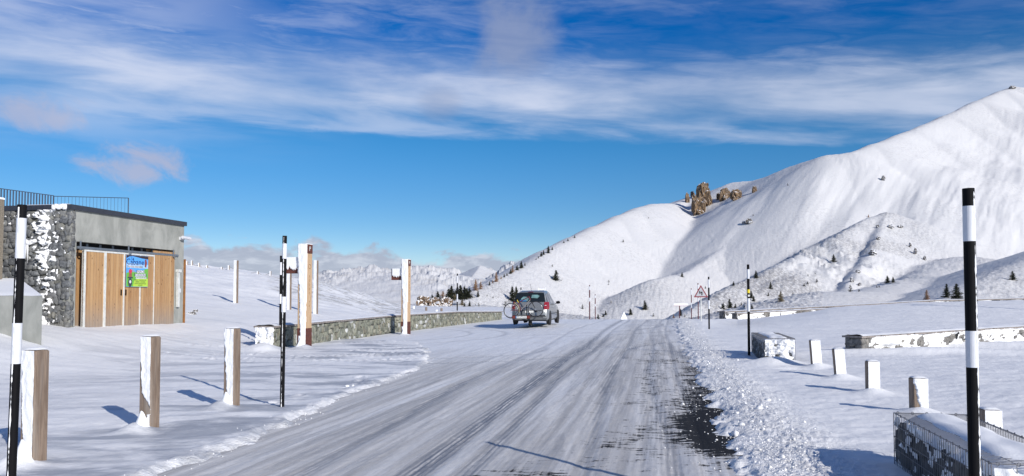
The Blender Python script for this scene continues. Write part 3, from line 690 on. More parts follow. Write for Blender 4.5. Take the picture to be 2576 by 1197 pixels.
grid_mesh('road', X, Y, Z+z_-.012, M_ROAD, {'bare': bare, 'white': white, 'track': np.clip(trk+.20*(fbm(U_*2, Y*.15, 3, .5, 53.) > .15), 0, 1)})

# loose chunks of ploughed snow along the road edges
rnd = random.Random(5); mb = MB(); cx_, cy_, cs_ = [], [], []
for i in range(5500):
    y = rnd.uniform(0, 1)**2.0*38+4.2; s = min(abs(rnd.gauss(0, 1)), 3)
    x = float(xr(y))+.48+rnd.gauss(0, .27); sz = rnd.uniform(.004, .0095)*(1+2.2*(rnd.random() < .035))
    cx_.append(x); cy_.append(y); cs_.append(sz)
for i in range(45):
    y = rnd.uniform(6.2, 13); x = float(xr(y))-abs(rnd.gauss(0, .35)); cx_.append(x); cy_.append(y); cs_.append(rnd.uniform(.004, .011))
for i in range(160):
    y = rnd.uniform(4.5, 20); x = float(xl(y))-rnd.gauss(.12, .13); cx_.append(x); cy_.append(y); cs_.append(rnd.uniform(.004, .010))
for (px, py, s) in ((1862, 1083, .05), (1845, 1095, .05), (875, 975, .05), (890, 972, .035), (1930, 1020, .055), (1905, 1045, .045)):
    y = gy(py); cx_.append(lx(px, y)); cy_.append(y); cs_.append(s)
cz_ = height(np.array(cx_), np.array(cy_)); rb = base_h(np.array(cx_), np.array(cy_)); cz_ = np.maximum(cz_, rb-.01)
v1, f1 = ICO1
for x, y, z, s in zip(cx_, cy_, cz_, cs_):
    j = 1+.4*(np.random.RandomState(int(x*1e4) & 0xffff).rand(len(v1), 1)-.5)*2; q = v1*j*s*np.array([1, rnd.uniform(.7, 1.2), rnd.uniform(.6, .9)])+np.array([x, y, z+s*.12])
    mb.add(q.tolist(), f1)
o = mb.build('snow_chunks', M_SNOW, smooth=True); tag(o, 'loose lumps of ploughed snow along both road edges', 'snow', kind='stuff')

# ------------------------------------------------------------------ frame aligned with the road / buildings
PHI = R(-11.0)     # z rotation of the local frames: +y = along the road
POST_ROT = R(-15.0)
E1 = Vector((math.sin(R(11)), math.cos(R(11)), 0)); E2 = Vector((math.cos(R(11)), -math.sin(R(11)), 0)); UP = Vector((0, 0, 1))
VX, VY = Vector((1, 0, 0)), Vector((0, 1, 0))

# ------------------------------------------------------------------ wooden posts
def wooden_post(px, Y, z0, h, side, fcov, label, group, tilt=(0, 0), seed=0, skirt=True):
    x = lx(px, Y); t = empty('wooden_post', (x, Y, z0), POST_ROT, label=label, cat='post', group=group)
    t.rotation_euler = (tilt[0], tilt[1], POST_ROT)
    mb = MB(); mb.cbox((-side/2, -side/2, -.4), (side/2, side/2, h), .012); mb.build('post_shaft', M_POST, t)
    mb = MB()
    snow_patch(mb, Vector((-side/2, -side/2, 0)), VX, UP, -VY, side, h, lambda u, v: fcov(u/side, v/h)*.020, 26, 110)
    # thin cap of snow on top, and drift against the foot
    hs_ = side/2-.002
    uu = np.linspace(-hs_, hs_, 9)
    vs = [(a, b, h+.006+.020*(1-(abs(a)/hs_)**4)*(1-(abs(b)/hs_)**4)) for b in uu for a in uu]
    mb.add(vs, [(j*9+i, j*9+i+1, (j+1)*9+i+1, (j+1)*9+i) for j in range(8) for i in range(8)])
    if skirt:
        n = 14; vs = []; fs = []
        for k in range(7):
            q = k/6; zz = .30*(1-q)**2.2-.04; rad = .05+q*.26
            for i in range(n):
                a = math.pi+math.pi*i/(n-1); vs.append((math.cos(a)*rad*.9-.01, -side/2+math.sin(a)*rad*.8, zz*(.5+.5*abs(math.sin(a)))))
        for k in range(6):
            for i in range(n-1): fs.append((k*n+i, k*n+i+1, (k+1)*n+i+1, (k+1)*n+i))
        mb.add(vs, fs)
    mb.build('snow_cover', M_CAKE, t, smooth=True)
    return t
def cov_edge(seed, left=.35, gap=None):
    def f(u, v):
        lim = left*(-.15+1.25*(1-v))+.08*fbm(v*9, u*0, 3, .6, seed)+.03*fbm(v*40, u*0, 2, .5, seed+1)
        if gap: lim = lim+np.where(v < gap, (gap-v)*4, 0); 
        th = sstep(u-lim, 0, .12)*(1+.25*fbm(u*3, v*9, 3, .5, seed+2))
        if gap: th = np.where((v < gap*.45), sstep(u-(.55-.2*fbm(v*20, u*0, 2, .5, seed)), 0, .2), th)
        return th-.02
    return f
GL = 'square wooden posts edging the yard left of the road'; GR = 'square wooden posts right of the road'
wl = ['square wooden post with snow-plastered face, nearest and leftmost of the three', 'middle post of the three on the left, snow strip ending halfway down', 'wooden post just left of the tall striped pole, snow drifted at foot']
for k, (px, by, ty) in enumerate(POSTS_L):
    Y = gy(by, .05); h = at(px, ty, Y).z
    wooden_post(px, Y, 0, h, .165, cov_edge(3+k*5, [.22, .42, .40][k], .42 if k == 1 else None), wl[k], GL, seed=k)
wr = ['short snow-plastered post nearest the far wire stone cage', 'second short snowy post right of the far wire stone cage', 'middle one of the five short snowy posts, with dark left edge', 'short post behind the near wire stone cage, bare yellow wood on its left', 'snow-covered short post half hidden by the thick pole at right']
for k, (px, Y, ty) in enumerate(POSTS_R):
    h = at(px, ty, Y).z; sd_ = [.20, .185, .18, .185, .18][k]
    fc = (lambda u, v: np.full_like(u, .9)+.2*fbm(u*3, v*6, 3, .5, 61.)) if k != 3 else cov_edge(77, .40)
    z0 = gz(lx(px, Y), Y)-.05
    wooden_post(px, Y, z0, h-z0, sd_, fc, wr[k], GR, tilt=(0, R([-4, -4, 0, 0, 0][k])), seed=20+k, skirt=False).rotation_euler[2] = POST_ROT+R(7)

# ------------------------------------------------------------------ snow poles
def snow_pole(px, Y, z0, top, rad, bands, label, group, dark=None, streak=True, tilt=0., n=24, extras=None):
    """bands: list of (z_from_top, colour) going down"""
    dark = dark or M_BLACK
    t = empty('snow_pole', (lx(px, Y), Y, z0), 0, label=label, cat='pole', group=group); t.rotation_euler = (0, tilt, 0)
    zt = top-z0
    MB().tube([(0, 0, -.4), (0, 0, zt)], rad, n, caps=True).build('pole_shaft', dark, t, smooth=False)
    for i in range(0, len(bands), 2):
        lo = bands[i+1] if i+1 < len(bands) else zt+.1
        MB().tube([(0, 0, zt-lo), (0, 0, zt-bands[i])], rad*1.02, n, caps=False).build('reflective_band', M_WHITE, t)
    if streak:
        mb = MB(); rn = random.Random(int(px)); m_ = 120; vs = []; fs = []
        ang = R(streak); 
        for j in range(m_):
            z = (zt-.02)*j/(m_-1); wd = max(0, .10+.16*float(perlin(np.array([j*.13+px]), np.array([.3]))[0])+.10*float(perlin(np.array([j*.55]), np.array([px*.1]))[0]))*rad
            if rn.random() < .12: wd *= .1
            for q in (-1, -.5, 0, .5, 1):
                a = ang+q*wd/rad; rr = rad*(1.025+(.10 if abs(q) < .6 else .0)*(wd > .003)); vs.append((math.sin(a)*rr, -math.cos(a)*rr, z))
        for j in range(m_-1):
            for i in range(4): fs.append((j*5+i, j*5+i+1, (j+1)*5+i+1, (j+1)*5+i))
        mb.add(vs, fs); mb.build('snow_streak', M_CAKE, t, smooth=True)
    if extras: extras(t, zt, rad)
    return t
GP = 'striped snow poles marking the road'
snow_pole(39, 5.76, -.02, at(44, 515, 5.76).z, .0325, [.10, .40, .88, 1.18], 'black and white striped pole at the left edge of the photo', GP, streak=-8, tilt=R(.9))
snow_pole(2440, 4.69, -.02, at(2437, 474, 4.69).z, .0335, [.108, .322, .863, 1.082], 'thick black pole with two white bands, nearest on the right', GP, streak=26)
snow_pole(713, 11.1, 0., at(715, 593, 11.1).z, .0315, [.112, .33, .873, 1.094], 'tall black and white pole right of the third wooden post', GP, streak=-6, tilt=R(.25))
snow_pole(706, 23.4, 0., at(706, 643, 23.4).z, .033, [.20, .58, 1.16, 1.45], 'thin striped pole directly behind the tall black and white pole', GP, streak=False)
def stick(t, zt, rad):
    mb = MB(); mb.tube([(0, 0, zt-.76), (0, 0, zt-.665)], rad*1.06, 14); mb.build('yellow_band', M_YEL, t)
    mb = MB(); mb.disc((0, -rad*1.1, zt-.83), rad*.8, .012, 'y'); mb.build('round_sticker', M_ALU, t)
snow_pole(1881.5, 20.6, .0, at(1881, 665, 20.6).z, .034, [.13, .38, .90, 1.25], 'striped pole with a yellow band beside the far wire stone cage', GP, streak=False, extras=stick)
snow_pole(1782, 36.5, -.05, at(1782, 696, 36.5).z, .037, [.127, .51, 1.11, 1.51], 'black and white pole standing right of the bend warning sign', GP, streak=False)
snow_pole(1755, 50., -.3, at(1755, 712, 50.).z, .033, [.10, .36, .95, 1.19], 'striped pole touching the left corner of the bend warning sign', GP, M_MAROON, streak=False)
snow_pole(1738, 57., -.8, at(1738, 725, 57.).z, .033, [.09, .48, 1.06, 1.43], 'red and white pole left of the bend warning sign', GP, M_MAROON, streak=False)
snow_pole(1482.5, 50., -.3, at(1482, 717, 50.).z, .038, [.08, .31, .81, 1.05], 'taller of the two thin red and white poles right of the car', GP, M_MAROON, streak=False)
snow_pole(1496.5, 58., -.9, at(1496, 740, 58.).z, .034, [.08, .28, .74, .90], 'shorter of the two thin red and white poles right of the car', GP, M_MAROON, streak=False)
snow_pole(1150, 45.3, .0, at(1150, 688, 45.3).z, .036, [.13, .55, 1.2, 1.65], 'black and white pole in front of the stone wall and dark pines', GP, streak=False)
snow_pole(1310, 60., -.5, at(1310, 723, 60.).z, .04, [.2, 1.2], 'pole top showing above the car roof near its aerial', GP, streak=False)

# ------------------------------------------------------------------ wooden direction pillars
def text_mesh(s, size, name, material, parent, loc, rot, extrude=.004, align='CENTER', sx=1.):
    cu = bpy.data.curves.new(name, 'FONT'); cu.body = s; cu.size = size; cu.extrude = extrude; cu.align_x = align; cu.align_y = 'CENTER'; cu.resolution_u = 2
    ob = bpy.data.objects.new(name+'_tmp', cu); COL.objects.link(ob); bpy.context.view_layer.update()
    me = bpy.data.meshes.new_from_object(ob.evaluated_get(bpy.context.evaluated_depsgraph_get())); bpy.data.objects.remove(ob, do_unlink=True)
    me.materials.clear(); me.materials.append(material)
    o = bpy.data.objects.new(name, me); COL.objects.link(o); o.parent = parent; o.location = loc; o.rotation_euler = rot; o.scale = (sx, 1, 1); return o
def pillar(px, Y, top, label):
    z0 = gz(lx(px, Y), Y)-.06; h = at(px, top, Y).z-z0; s = .30
    t = empty('sign_pillar', (lx(px, Y), Y, z0), POST_ROT, label=label, cat='sign pillar', group='tall wooden sign pillars')
    mb = MB(); mb.cbox((-s/2, -s/2, .62), (s/2, s/2, h-.27), .01); mb.build('pillar_shaft', M_PILLAR, t)
    mb = MB(); mb.box((-s/2-.006, -s/2-.006, -.4), (s/2+.006, s/2+.006, .617)); mb.build('steel_shoe', M_RUST, t)
    cap = MB().box((-s/2-.006, -s/2-.006, h-.267), (s/2+.006, s/2+.006, h)).build('steel_cap', M_RUST, t)
    text_mesh('P', .19, 'letter', M_ALU, cap, (s/2+.008, 0, h-.135), (math.pi/2, 0, math.pi/2))
    pb = MB().box((-s/2-.50, -.04, h-.86), (-s/2, .05, h-.38)).build('side_panel', M_RUST, t)
    # engraved ring and marks down the shaft
    mb = MB(); mb.torus((s/2, 0, h-.66), .065, .010, 'x', 20, 6)
    z = h-.95; rn = random.Random(3)
    for k in range(8):
        if k != 5:
            mb.torus((s/2, 0, z), .022+.016*rn.random(), .006, 'x', 6+(k % 3), 4)
        z -= .125
    mb.build('carved_marks', wood_dark, t)
    mb = MB()
    f = lambda u, v: (sstep(u/s-(.10+.25*np.clip(1-v/h, 0, 1)*(v > .4)+.05*fbm(v*5, u*0, 3, .6, px)-.12*(v > h*.62)), 0, .12)*sstep(1.02-u/s+.03*fbm(v*4, u*0, 2, .5, px+3)-.10*(v/h < .45), 0, .06)*(1+.2*fbm(u*8, v*5, 3, .5, 6.)))*.035
    snow_patch(mb, Vector((-s/2-.004, -s/2-.006, 0)), VX, UP, -VY, s+.008, h+.01, f, 22, 140)
    g = lambda u, v: (sstep(v-(.13+.06*fbm(u*9, u*0, 3, .6, px+9)+.10*np.abs(u/.5-.5)), 0, .03)*sstep(u-.02, .0, .04)-.02)*.05
    snow_patch(mb, Vector((-s/2-.50, -.042, h-.86)), VX, UP, -VY, .49, .485, g, 40, 40)
    # drift at foot
    n = 14; vs = []; fs = []
    for k in range(7):
        q = k/6; rad = .06+q*.34
        for i in range(n):
            a = math.pi+math.pi*i/(n-1); vs.append((math.cos(a)*rad*.7, -s/2-.01+math.sin(a)*rad, (.34*(1-q)**2.2)*(.4+.6*abs(math.sin(a)))+.02))
    for k in range(6):
        for i in range(n-1): fs.append((k*n+i, k*n+i+1, (k+1)*n+i+1, (k+1)*n+i))
    mb.add(vs, fs)
    mb.box((-s/2, -s/2, h+.001), (s/2, s/2, h+.02))
    mb.build('snow_cover', M_CAKE, t, smooth=False)
    return t
wood_dark = plain('carved_wood', (.30, .17, .08), .8)
pillar(767, 23.1, 615, 'taller wooden sign pillar plastered with snow, nearest the wall end')
pillar(1021, 32.8, 653, 'second wooden sign pillar against the long stone wall')

# plain snow-plastered wooden poles on the knoll
for (px, top, by, Y, lb) in ((594, 655, 791, 38., 'snow-plastered pole nearest the building on the knoll'), (728, 655, 794, 38., 'snow-plastered pole half hidden behind the wooden sign pillar'), (795, 655, 800, 37., 'snow-plastered pole right of the nearer wooden sign pillar')):
    x = lx(px, Y); z0 = gz(x, Y)-.05; h = at(px, top, Y).z-z0
    t = empty('snowy_pole', (x, Y, z0), POST_ROT, label=lb, cat='pole', group='snow-plastered wooden poles at the foot of the knoll')
    MB().cbox((-.08, -.08, -.4), (.08, .08, h), .01).build('pole_shaft', M_POST, t)
    mb = MB(); snow_patch(mb, Vector((-.08, -.08, 0)), VX, UP, -VY, .16, h+.015, lambda u, v: (.9+.2*fbm(u*9, v*3, 2, .5, 2.))*.03, 8, 60); mb.build('snow_cover', M_CAKE, t, smooth=True)

# ------------------------------------------------------------------ low stone walls
def poly_wall(name, pts, hts, thick, smat, mmat, size, capo, label, seed, snow=None, side=1, endface=True, prot=.032, captop=.05, face_left=False, snow_top=.05, cap_mat=None):
    """pts = top view line of the visible face; wall body lies to the left of travel"""
    t = empty(name, (pts[0][0], pts[0][1], 0), 0, label=label, cat='stone wall'); o0 = Vector((pts[0][0], pts[0][1], 0))
    core, st, cap, sn = MB(), MB(), MB(), MB()
    for k in range(len(pts)-1):
        a = Vector((*pts[k], 0))-o0; b = Vector((*pts[k+1], 0))-o0; U = (b-a).normalized(); L = (b-a).length; N = Vector((U.y, -U.x, 0))*side
        ha, hb = hts[k], hts[k+1]; za = gz(pts[k][0], pts[k][1], False)-.05; zb = gz(pts[k+1][0], pts[k+1][1], False)-.05
        inn = -N*thick
        vs = [a+UP*(za-.3)-N*.02, b+UP*(zb-.3)-N*.02, b+UP*(hb-.01)-N*.02, a+UP*(ha-.01)-N*.02]; vs += [v+inn for v in vs]
        core.add(vs, [(0, 1, 2, 3), (7, 6, 5, 4), (0, 4, 5, 1), (3, 2, 6, 7), (0, 3, 7, 4), (1, 5, 6, 2)])
        S = Vector((0, 0, (hb-ha)/L)); U2 = U+S
        stone_field(st, a+UP*min(za, ha-.2)-N*.02, U+Vector((0, 0, (hb-ha)/L)), UP, N, L, (ha-za), size, seed+k, prot)
        if k == 0 and endface:
            stone_field(st, a+UP*za-N*thick-U*.0, N, UP, -U, thick, ha-za, size, seed+50, prot)
        ov = capo
        q = [a+N*ov-U*(ov if k == 0 else 0), b+N*ov, b-N*(thick+ov), a-N*(thick+ov)-U*(ov if k == 0 else 0)]
        # irregular flat capping slabs
        s = 0; rn = random.Random(seed+k)
        while s < L:
            ln = rn.uniform(.5, .95); e_ = min(s+ln, L); s0 = s-(ov if (k == 0 and s == 0) else 0); dz = rn.uniform(-.008, .008)
            P0 = a+U2*s0+N*(ov+rn.uniform(-.02, .02)); P1 = a+U2*(e_-.012)+N*(ov+rn.uniform(-.02, .02)); W_ = -N*(thick+2*ov)
            vs = [P0+UP*(ha+dz), P1+UP*(ha+dz), P1+W_+UP*(ha+dz), P0+W_+UP*(ha+dz)]; vs += [v+UP*captop for v in vs]
            cap.add(vs, [(3, 2, 1, 0), (4, 5, 6, 7), (0, 1, 5, 4), (1, 2, 6, 5), (2, 3, 7, 6), (3, 0, 4, 7)]); s = e_
        if snow_top:
            nx = max(int(L/.15), 2); vs = []; fs = []; ny = 7
            for i in range(nx+1):
                for j in range(ny):
                    q_ = j/(ny-1); edge_ = math.sin(math.pi*q_)**.5
                    P_ = a+U2*(L*i/nx)+N*(ov*.55-(thick+ov*1.1)*q_)+UP*(ha+captop+.002+snow_top*edge_*(.8+.5*float(perlin(np.array([i*.35+k*9.]), np.array([j*.4]))[0])))
                    vs.append(P_)
            for i in range(nx):
                for j in range(ny-1): fs.append((i*ny+j, i*ny+j+1, (i+1)*ny+j+1, (i+1)*ny+j))
            sn.add(vs, fs)
        if snow: snow(sn, k, a, U, N, L, za, ha, thick, hb)
    core.build('wall_core', mmat, t); st.build('stone_facing', smat, t, smooth=True); cap.build('capping', cap_mat or M_CAP, t)
    if sn.v: sn.build('snow_cover', M_CAKE, t, smooth=True)
    return t
def wl_snow(sn, k, a, U, N, L, za, ha, th, hb):
    if k == 0:     # end face plastered
        def f(u, v):
            return (.55+.75*fbm(u*4, v*4, 4, .6, 71.)+.35*(u/th)-.1)*.10*sstep(v, -.1, .1)
        snow_patch(sn, a-N*th+UP*za-U*.02, N, UP, -U, th+.03, ha-za+.01, f, 30, 34)
pL = [(lx(690, 23.0), 23.0), (lx(990, 33.8), 33.8), (lx(1150, 42.0), 42.0), (lx(1262, 50.), 50.0)]
hL = [at(690, 824, 23.).z, at(985, 796, 33.8).z, at(1150, 786, 42.).z, at(1262, 785, 50.).z]
poly_wall('stone_wall', pL, hL, .55, M_STONE_G, M_MORTARG, .17, .07, 'long low stone wall running from the sign pillar to the parked car', 100, wl_snow)
# right hand wall, plastered with snow
def wr_snow(sn, k, a, U, N, L, za, ha, th, hb):
    U2 = U+Vector((0, 0, (hb-ha)/L))
    def f(u, v):
        h = v/(ha-za)
        e_ = .28+1.35*fbm(u*1.6, v*3.2, 4, .6, 81.+k)+.30*(np.clip(.35-h, 0, 1)*3)+.45*sstep(h, .55, .95)
        if k == 0: e_ = e_-.8*(1-sstep(u, .1, .7))*(h > .15)
        return e_*.09
    snow_patch(sn, a+UP*za, U2, UP, N, L, ha-za+.02, f, int(L/.045), 26)
pR = [(lx(2165, 21.2), 21.2), (lx(2400, 23.5), 23.5), (lx(2600, 25.6), 25.6), (lx(2700, 27.), 27.)]
hR = [at(2160, 850, 21.2).z, at(2400, 835, 23.5).z, at(2600, 823, 25.6).z, at(2700, 818, 27.).z]
poly_wall('stone_wall', pR, hR, .5, M_STONE_B, M_MORTAR, .20, .06, 'low stone wall at right, face mostly plastered with snow', 300, wr_snow, side=1)
# far retaining wall beyond the field
def wf_snow(sn, k, a, U, N, L, za, ha, th, hb):
    U2 = U+Vector((0, 0, (hb-ha)/L))
    snow_patch(sn, a+UP*za, U2, UP, N, L, ha-za, lambda u, v: (.45+1.1*fbm(u*.9, v*2.2, 4, .6, 91.+k))*.12, int(L/.12), 14)
pF = [(lx(1822, 56.), 56.), (lx(1960, 58.), 58.), (lx(2150, 59.), 59.), (lx(2360, 60.), 60.), (lx(2700, 62.), 62.)]
hF = [at(1822, 786, 56.).z, at(1960, 779, 58.).z, at(2150, 769, 59.).z, at(2360, 757, 60.).z, at(2700, 750, 62.).z]
poly_wall('stone_wall', pF, hF, .6, M_STONE_B, M_MORTAR, .28, .12, 'distant long snow-topped wall beyond the right field', 500, wf_snow, prot=.06, captop=.08)
# lower step of masonry in front of it
pG = [(lx(1852, 54.), 54.), (lx(1960, 55.5), 55.5), (lx(2080, 56.5), 56.5)]
hG = [at(1852, 790, 54.).z, at(1960, 784, 55.5).z, at(2080, 778, 56.5).z]
poly_wall('stone_wall', pG, hG, .5, M_STONE_B, M_MORTAR, .25, .08, 'short masonry step in front of the distant wall', 600, wf_snow, prot=.06, captop=.06)

# ------------------------------------------------------------------ gabions
def gabion(x, y, W, L, z0, h, label, seed, frontsnow):
    t = empty('gabion', (x, y, z0), R(-11.5), label=label, cat='gabion', group='wire cages filled with stones')
    st = MB(); ins = .03
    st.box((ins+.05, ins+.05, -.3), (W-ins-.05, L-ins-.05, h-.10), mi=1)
    stone_field(st, Vector((ins+.06, L, -.1)), -VY, UP, -VX, L-.04, h-.0, .15, seed, .075)
    stone_field(st, Vector((ins, ins+.06, -.1)), VX, UP, -VY, W-.06, h-.0, .15, seed+1, .075)
    stone_field(st, Vector((W-ins-.06, 0, -.1)), VY, UP, VX, L-.04, h-.02, .16, seed+2, .07, ico=ICO1)
    st.build('stone_fill', [M_GAB, M_DARK], t, smooth=True)
    wm = MB(); r = .0028
    def wire(a, b, rr=r): wm.tube([a, b], rr, 5, caps=False)
    zs = np.linspace(0, h, 6); ys = np.arange(0, L+.01, .05 if L < 2.6 else .07); xs = np.arange(0, W+.01, .075)
    for q in ys: wire((0, q, -.1), (0, q, h)); wire((W, q, -.1), (W, q, h))
    for q in ys: wire((0, q, h), (W, q, h), r*.8)
    for q in xs[::2]: wire((q, 0, -.1), (q, 0, h)); wire((q, 0, h), (q, L, h), r*.8)
    for z in zs: wire((0, 0, z), (0, L, z)); wire((W, 0, z), (W, L, z)); wire((0, 0, z), (W, 0, z)); wire((0, L, z), (W, L, z))
    for (a, b) in (((0, 0, h), (0, L, h)), ((W, 0, h), (W, L, h)), ((0, 0, h), (W, 0, h)), ((0, L, h), (W, L, h)), ((0, 0, -.1), (0, 0, h)), ((0, L, -.1), (0, L, h)), ((W, 0, -.1), (W, 0, h))):
        wire(a, b, r*1.5)
        n = int((Vector(b)-Vector(a)).length/.14)          # binding rings
        for i in range(n+1):
            c = Vector(a).lerp(Vector(b), (i+.3)/(n+1)); wm.torus(c, .011, .003, 'x' if abs(a[0]-b[0]) < .01 else 'y', 8, 4)
    wm.build('wire_cage', M_WIRE, t)
    sn = MB(); nx, ny = 26, 70; vs = []; fs = []
    for j in range(ny):
        for i in range(nx):
            a = i/(nx-1); b = j/(ny-1)
            dome = min(1, 4.0*a*(1-a)+.12)*min(1, 6*b*(1-b)+.4)
            nz = float(perlin(np.array([a*3+seed]), np.array([b*6.]))[0])
            left = .055*max(0, 1-a/.22)                   # snow lies lower along the windward wires
            vs.append((.012+(W-.024)*a, .012+(L-.024)*b, h-.075+.105*dome+.02*nz-left))
    for j in range(ny-1):
        for i in range(nx-1): fs.append((j*nx+i, j*nx+i+1, (j+1)*nx+i+1, (j+1)*nx+i))
    sn.add(vs, fs)
    f = lambda u, v: (.30+1.0*fbm(u*4, v*5, 4, .6, seed+7.)+.55*sstep(u, .10, .30)+.4*sstep(v/h, .62, .8))*.055*(1-.0*u)
    if frontsnow: snow_patch(sn, Vector((.02, .035, 0)), VX, UP, -VY, W-.03, h-.03, f, 40, 40)
    g = lambda u, v: (-.62+1.5*fbm(u*5, v*6, 4, .6, seed+17.)+.35*sstep(v/h, .55, .9))*.03
    snow_patch(sn, Vector((.02, L-.03, 0)), -VY, UP, -VX, L-.05, h-.03, g, int(L/.03), 30)
    sn.build('snow_cover', M_CAKE, t, smooth=True)
    return t
gabion(lx(1920, 18.6), 18.6, .70, 3.0, -.04, at(1917, 851, 18.6).z+.04, 'snow-capped wire stone cage beside the yellow-banded pole', 31, True)
g0 = at(2493, 1166, 5.09)
gabion(g0.x-.0, g0.y, .62, 2.25, -.04, g0.z+.04, 'wire cage of dark stones in the lower right corner', 41, True)

# ------------------------------------------------------------------ building
BX, BY = lx(176, 22.), 22.0
B = empty('garage_building', (BX, BY, .0), PHI, label='concrete and stone garage building with wooden sliding doors and flat roof', cat='building')
# local: +y along facade (away), +x out of the facade toward the road
L_, ZT = 5.3, 4.06; zb0 = .3
mb = MB()
mb.box((-.35, 0, zb0), (0, .217, 3.17)); mb.box((-.35, 4.78, zb0), (0, L_, 3.17)); mb.box((-.35, 0, 3.17), (0, L_, ZT))
mb.box((-7.5, L_-.3, zb0), (-.352, L_-.002, ZT)); mb.box((-7.5, .25, zb0), (-.6, L_-.3, ZT-.02)); mb.box((-9.5, .3, zb0), (-3.2, 8.0, ZT+.02))
mb.build('concrete_wall', M_CONC, B)
mb = MB(); mb.box((-.60, .2, zb0), (-.30, 4.8, 3.16)); mb.build('recess_boards', M_PLANK, B)
# stone facing wall
mb = MB(); mb.box((-7.5, .0, zb0), (-.352, .245, ZT-.003), mi=1)
stone_field(mb, Vector((-7.4, -.0, .35)), VX, UP, -VY, 7.40, ZT-.37, .175, 900, .07)
stone_field(mb, Vector((-.0, 0.14, .35)), -VY, UP, VX, .13, ZT-.37, .17, 901, .03)
sw = mb.build('stone_facing', [M_STONE_D, M_MORTARG], B, smooth=True)
mb = MB()
def bs(u, v):
    x = u/7.4; c_ = np.exp(-((u-6.62-.15*fbm(v*1.2, u*0, 2, .5, 3.))/.26)**2)
    top = sstep(v, 1.1, 3.2)
    return (-.80+.90*c_*(.45+.75*top)+1.9*np.maximum(fbm(u*5.0, v*5.5, 4, .65, 5.), -.12)*(.5+.5*c_)+.10*np.exp(-((u-6.1)/.8)**2)*top)*.15+.0
snow_patch(mb, Vector((-7.4, -.045, .35)), VX, UP, -VY, 7.38, ZT-.35, bs, 300, 150)
for (ux, vz, ln) in ((-1.42, 3.05, .62), (-1.36, 3.1, .45), (-1.30, 3.08, .55), (-1.48, 3.1, .35)):      # icicles
    mb.tube([(ux, -.13, vz), (ux+.01, -.13, vz-ln*.6), (ux+.01, -.13, vz-ln)], [.022, .012, .003], 6)
for k in range(9):
    stone(mb, (-1.5+.05*k, -.10, 3.14+.03*math.sin(k)), VX, UP, VY, .06, .05, .06, random.Random(k), ico=ICO2)
mb.build('snow_cover', M_CAKE, B, smooth=True)
# roof slab edge and snow
mb = MB(); mb.box((-7.6, -.09, ZT), (.07, L_+.06, ZT+.145)); mb.box((-9.6, -.09, ZT+.025), (-7.6, 8.1, ZT+.14)); mb.box((-7.6, L_+.06, ZT+.025), (-3.1, 8.1, ZT+.14)); rf = mb.build('roof', M_FASCIA, B)
mb = MB(); nx, ny = 60, 50; vs = []; fs = []
for j in range(ny):
    for i in range(nx):
        a, b = i/(nx-1), j/(ny-1); e_ = min(1, 30*a*(1-a), 30*b*(1-b))
        vs.append((-7.55+7.56*a, -.06+(L_+.08)*b, ZT+.147+e_*(.035+.02*float(perlin(np.array([a*9.]), np.array([b*7.]))[0]))))
for j in range(ny-1):
    for i in range(nx-1): fs.append((j*nx+i, j*nx+i+1, (j+1)*nx+i+1, (j+1)*nx+i))
mb.add(vs, fs)
for k in range(5): stone(mb, (-.50+.09*k, -.10, ZT+.07+.02*(k % 2)), VX, UP, VY, .07, .07, .03, random.Random(k+9), ico=ICO2)
mb.build('snow_cover', M_CAKE, rf, smooth=True)
# sliding doors
def door(y0, y1, xo, label=None, z0=.60, z1=2.93, fr=.055, frame_r=True):
    dr = MB().box((xo, y0, z0), (xo+.04, y1, z1)).build('sliding_door', M_PLANK, B)
    m2 = MB(); m2.box((xo-.02, y0-.0, z0-.02), (xo+.055, y0+fr, z1+.02)); m2.box((xo-.02, y1-.018, z0-.02), (xo+.055, y1+.012, z1+.02)); m2.box((xo-.02, y0+fr, z1-.03), (xo+.055, y1-.018, z1+.02)); m2.box((xo-.02, y0+fr, z0-.02), (xo+.05, y1-.018, z0+.025))
    m2.build('door_frame', M_ALU, dr); return dr
d1 = door(.45, 1.29, .02, fr=.075); d2 = door(1.31, 2.15, .02, fr=.06); d3 = door(2.19, 2.93, .005, fr=.018); d4 = door(2.95, 3.63, .005, fr=.015)
for dd, y in ((d2, 2.04), (d3, 2.27)): MB().box((.06 if dd is d2 else .045, y-.018, 1.62), (.085 if dd is d2 else .07, y+.018, 1.80)).build('door_handle', M_BLACK, dd)
MB().box((-.02, 3.645, .62), (.03, 4.74, 3.10)).build('side_boards', M_PLANK, B)
MB().box((-.28, .22, 2.96), (-.27, 3.64, 3.16)).build('dark_boards', M_DARK, B)
mb = MB(); mb.box((-.04, .24, 2.965), (.04, 4.95, 3.035)); 
for y in (.3, 2.35, 4.62): mb.box((.04, y, 2.94), (.055, y+.05, 3.19)); mb.box((.04, y, 2.925), (.12, y+.10, 2.94))
for y in (.75, 1.1, 1.6, 1.95, 2.4, 2.75, 3.2, 3.5): mb.box((0, y, 2.93), (.03, y+.06, 2.965))
mb.build('door_rail', M_GREY, B)
for y in (.9, 1.45, 2.0, 2.9, 3.35, 3.9, 4.3): MB().box((-.268, y, 3.04), (-.25, y+.09, 3.16)).build('rail_bracket', M_GREY, B)
mb = MB(); mb.box((.0, 4.86, 2.42), (.12, 5.02, 2.52)); mb.box((.02, 4.87, 1.22), (.09, 4.98, 2.42)); mb.build('cable_box', M_ALU, B)
MB().box((.0, 5.06, 1.72), (.04, 5.11, 1.86)).build('wall_switch', M_WHITE, B)
lm = MB(); lm.box((0.0, 5.02, 3.56), (.06, 5.25, 3.66)); lm.tube([(.16, 4.98, 3.64), (.16, 5.42, 3.62)], .055, 10); lm.build('exterior_lamp', M_WHITE, B)
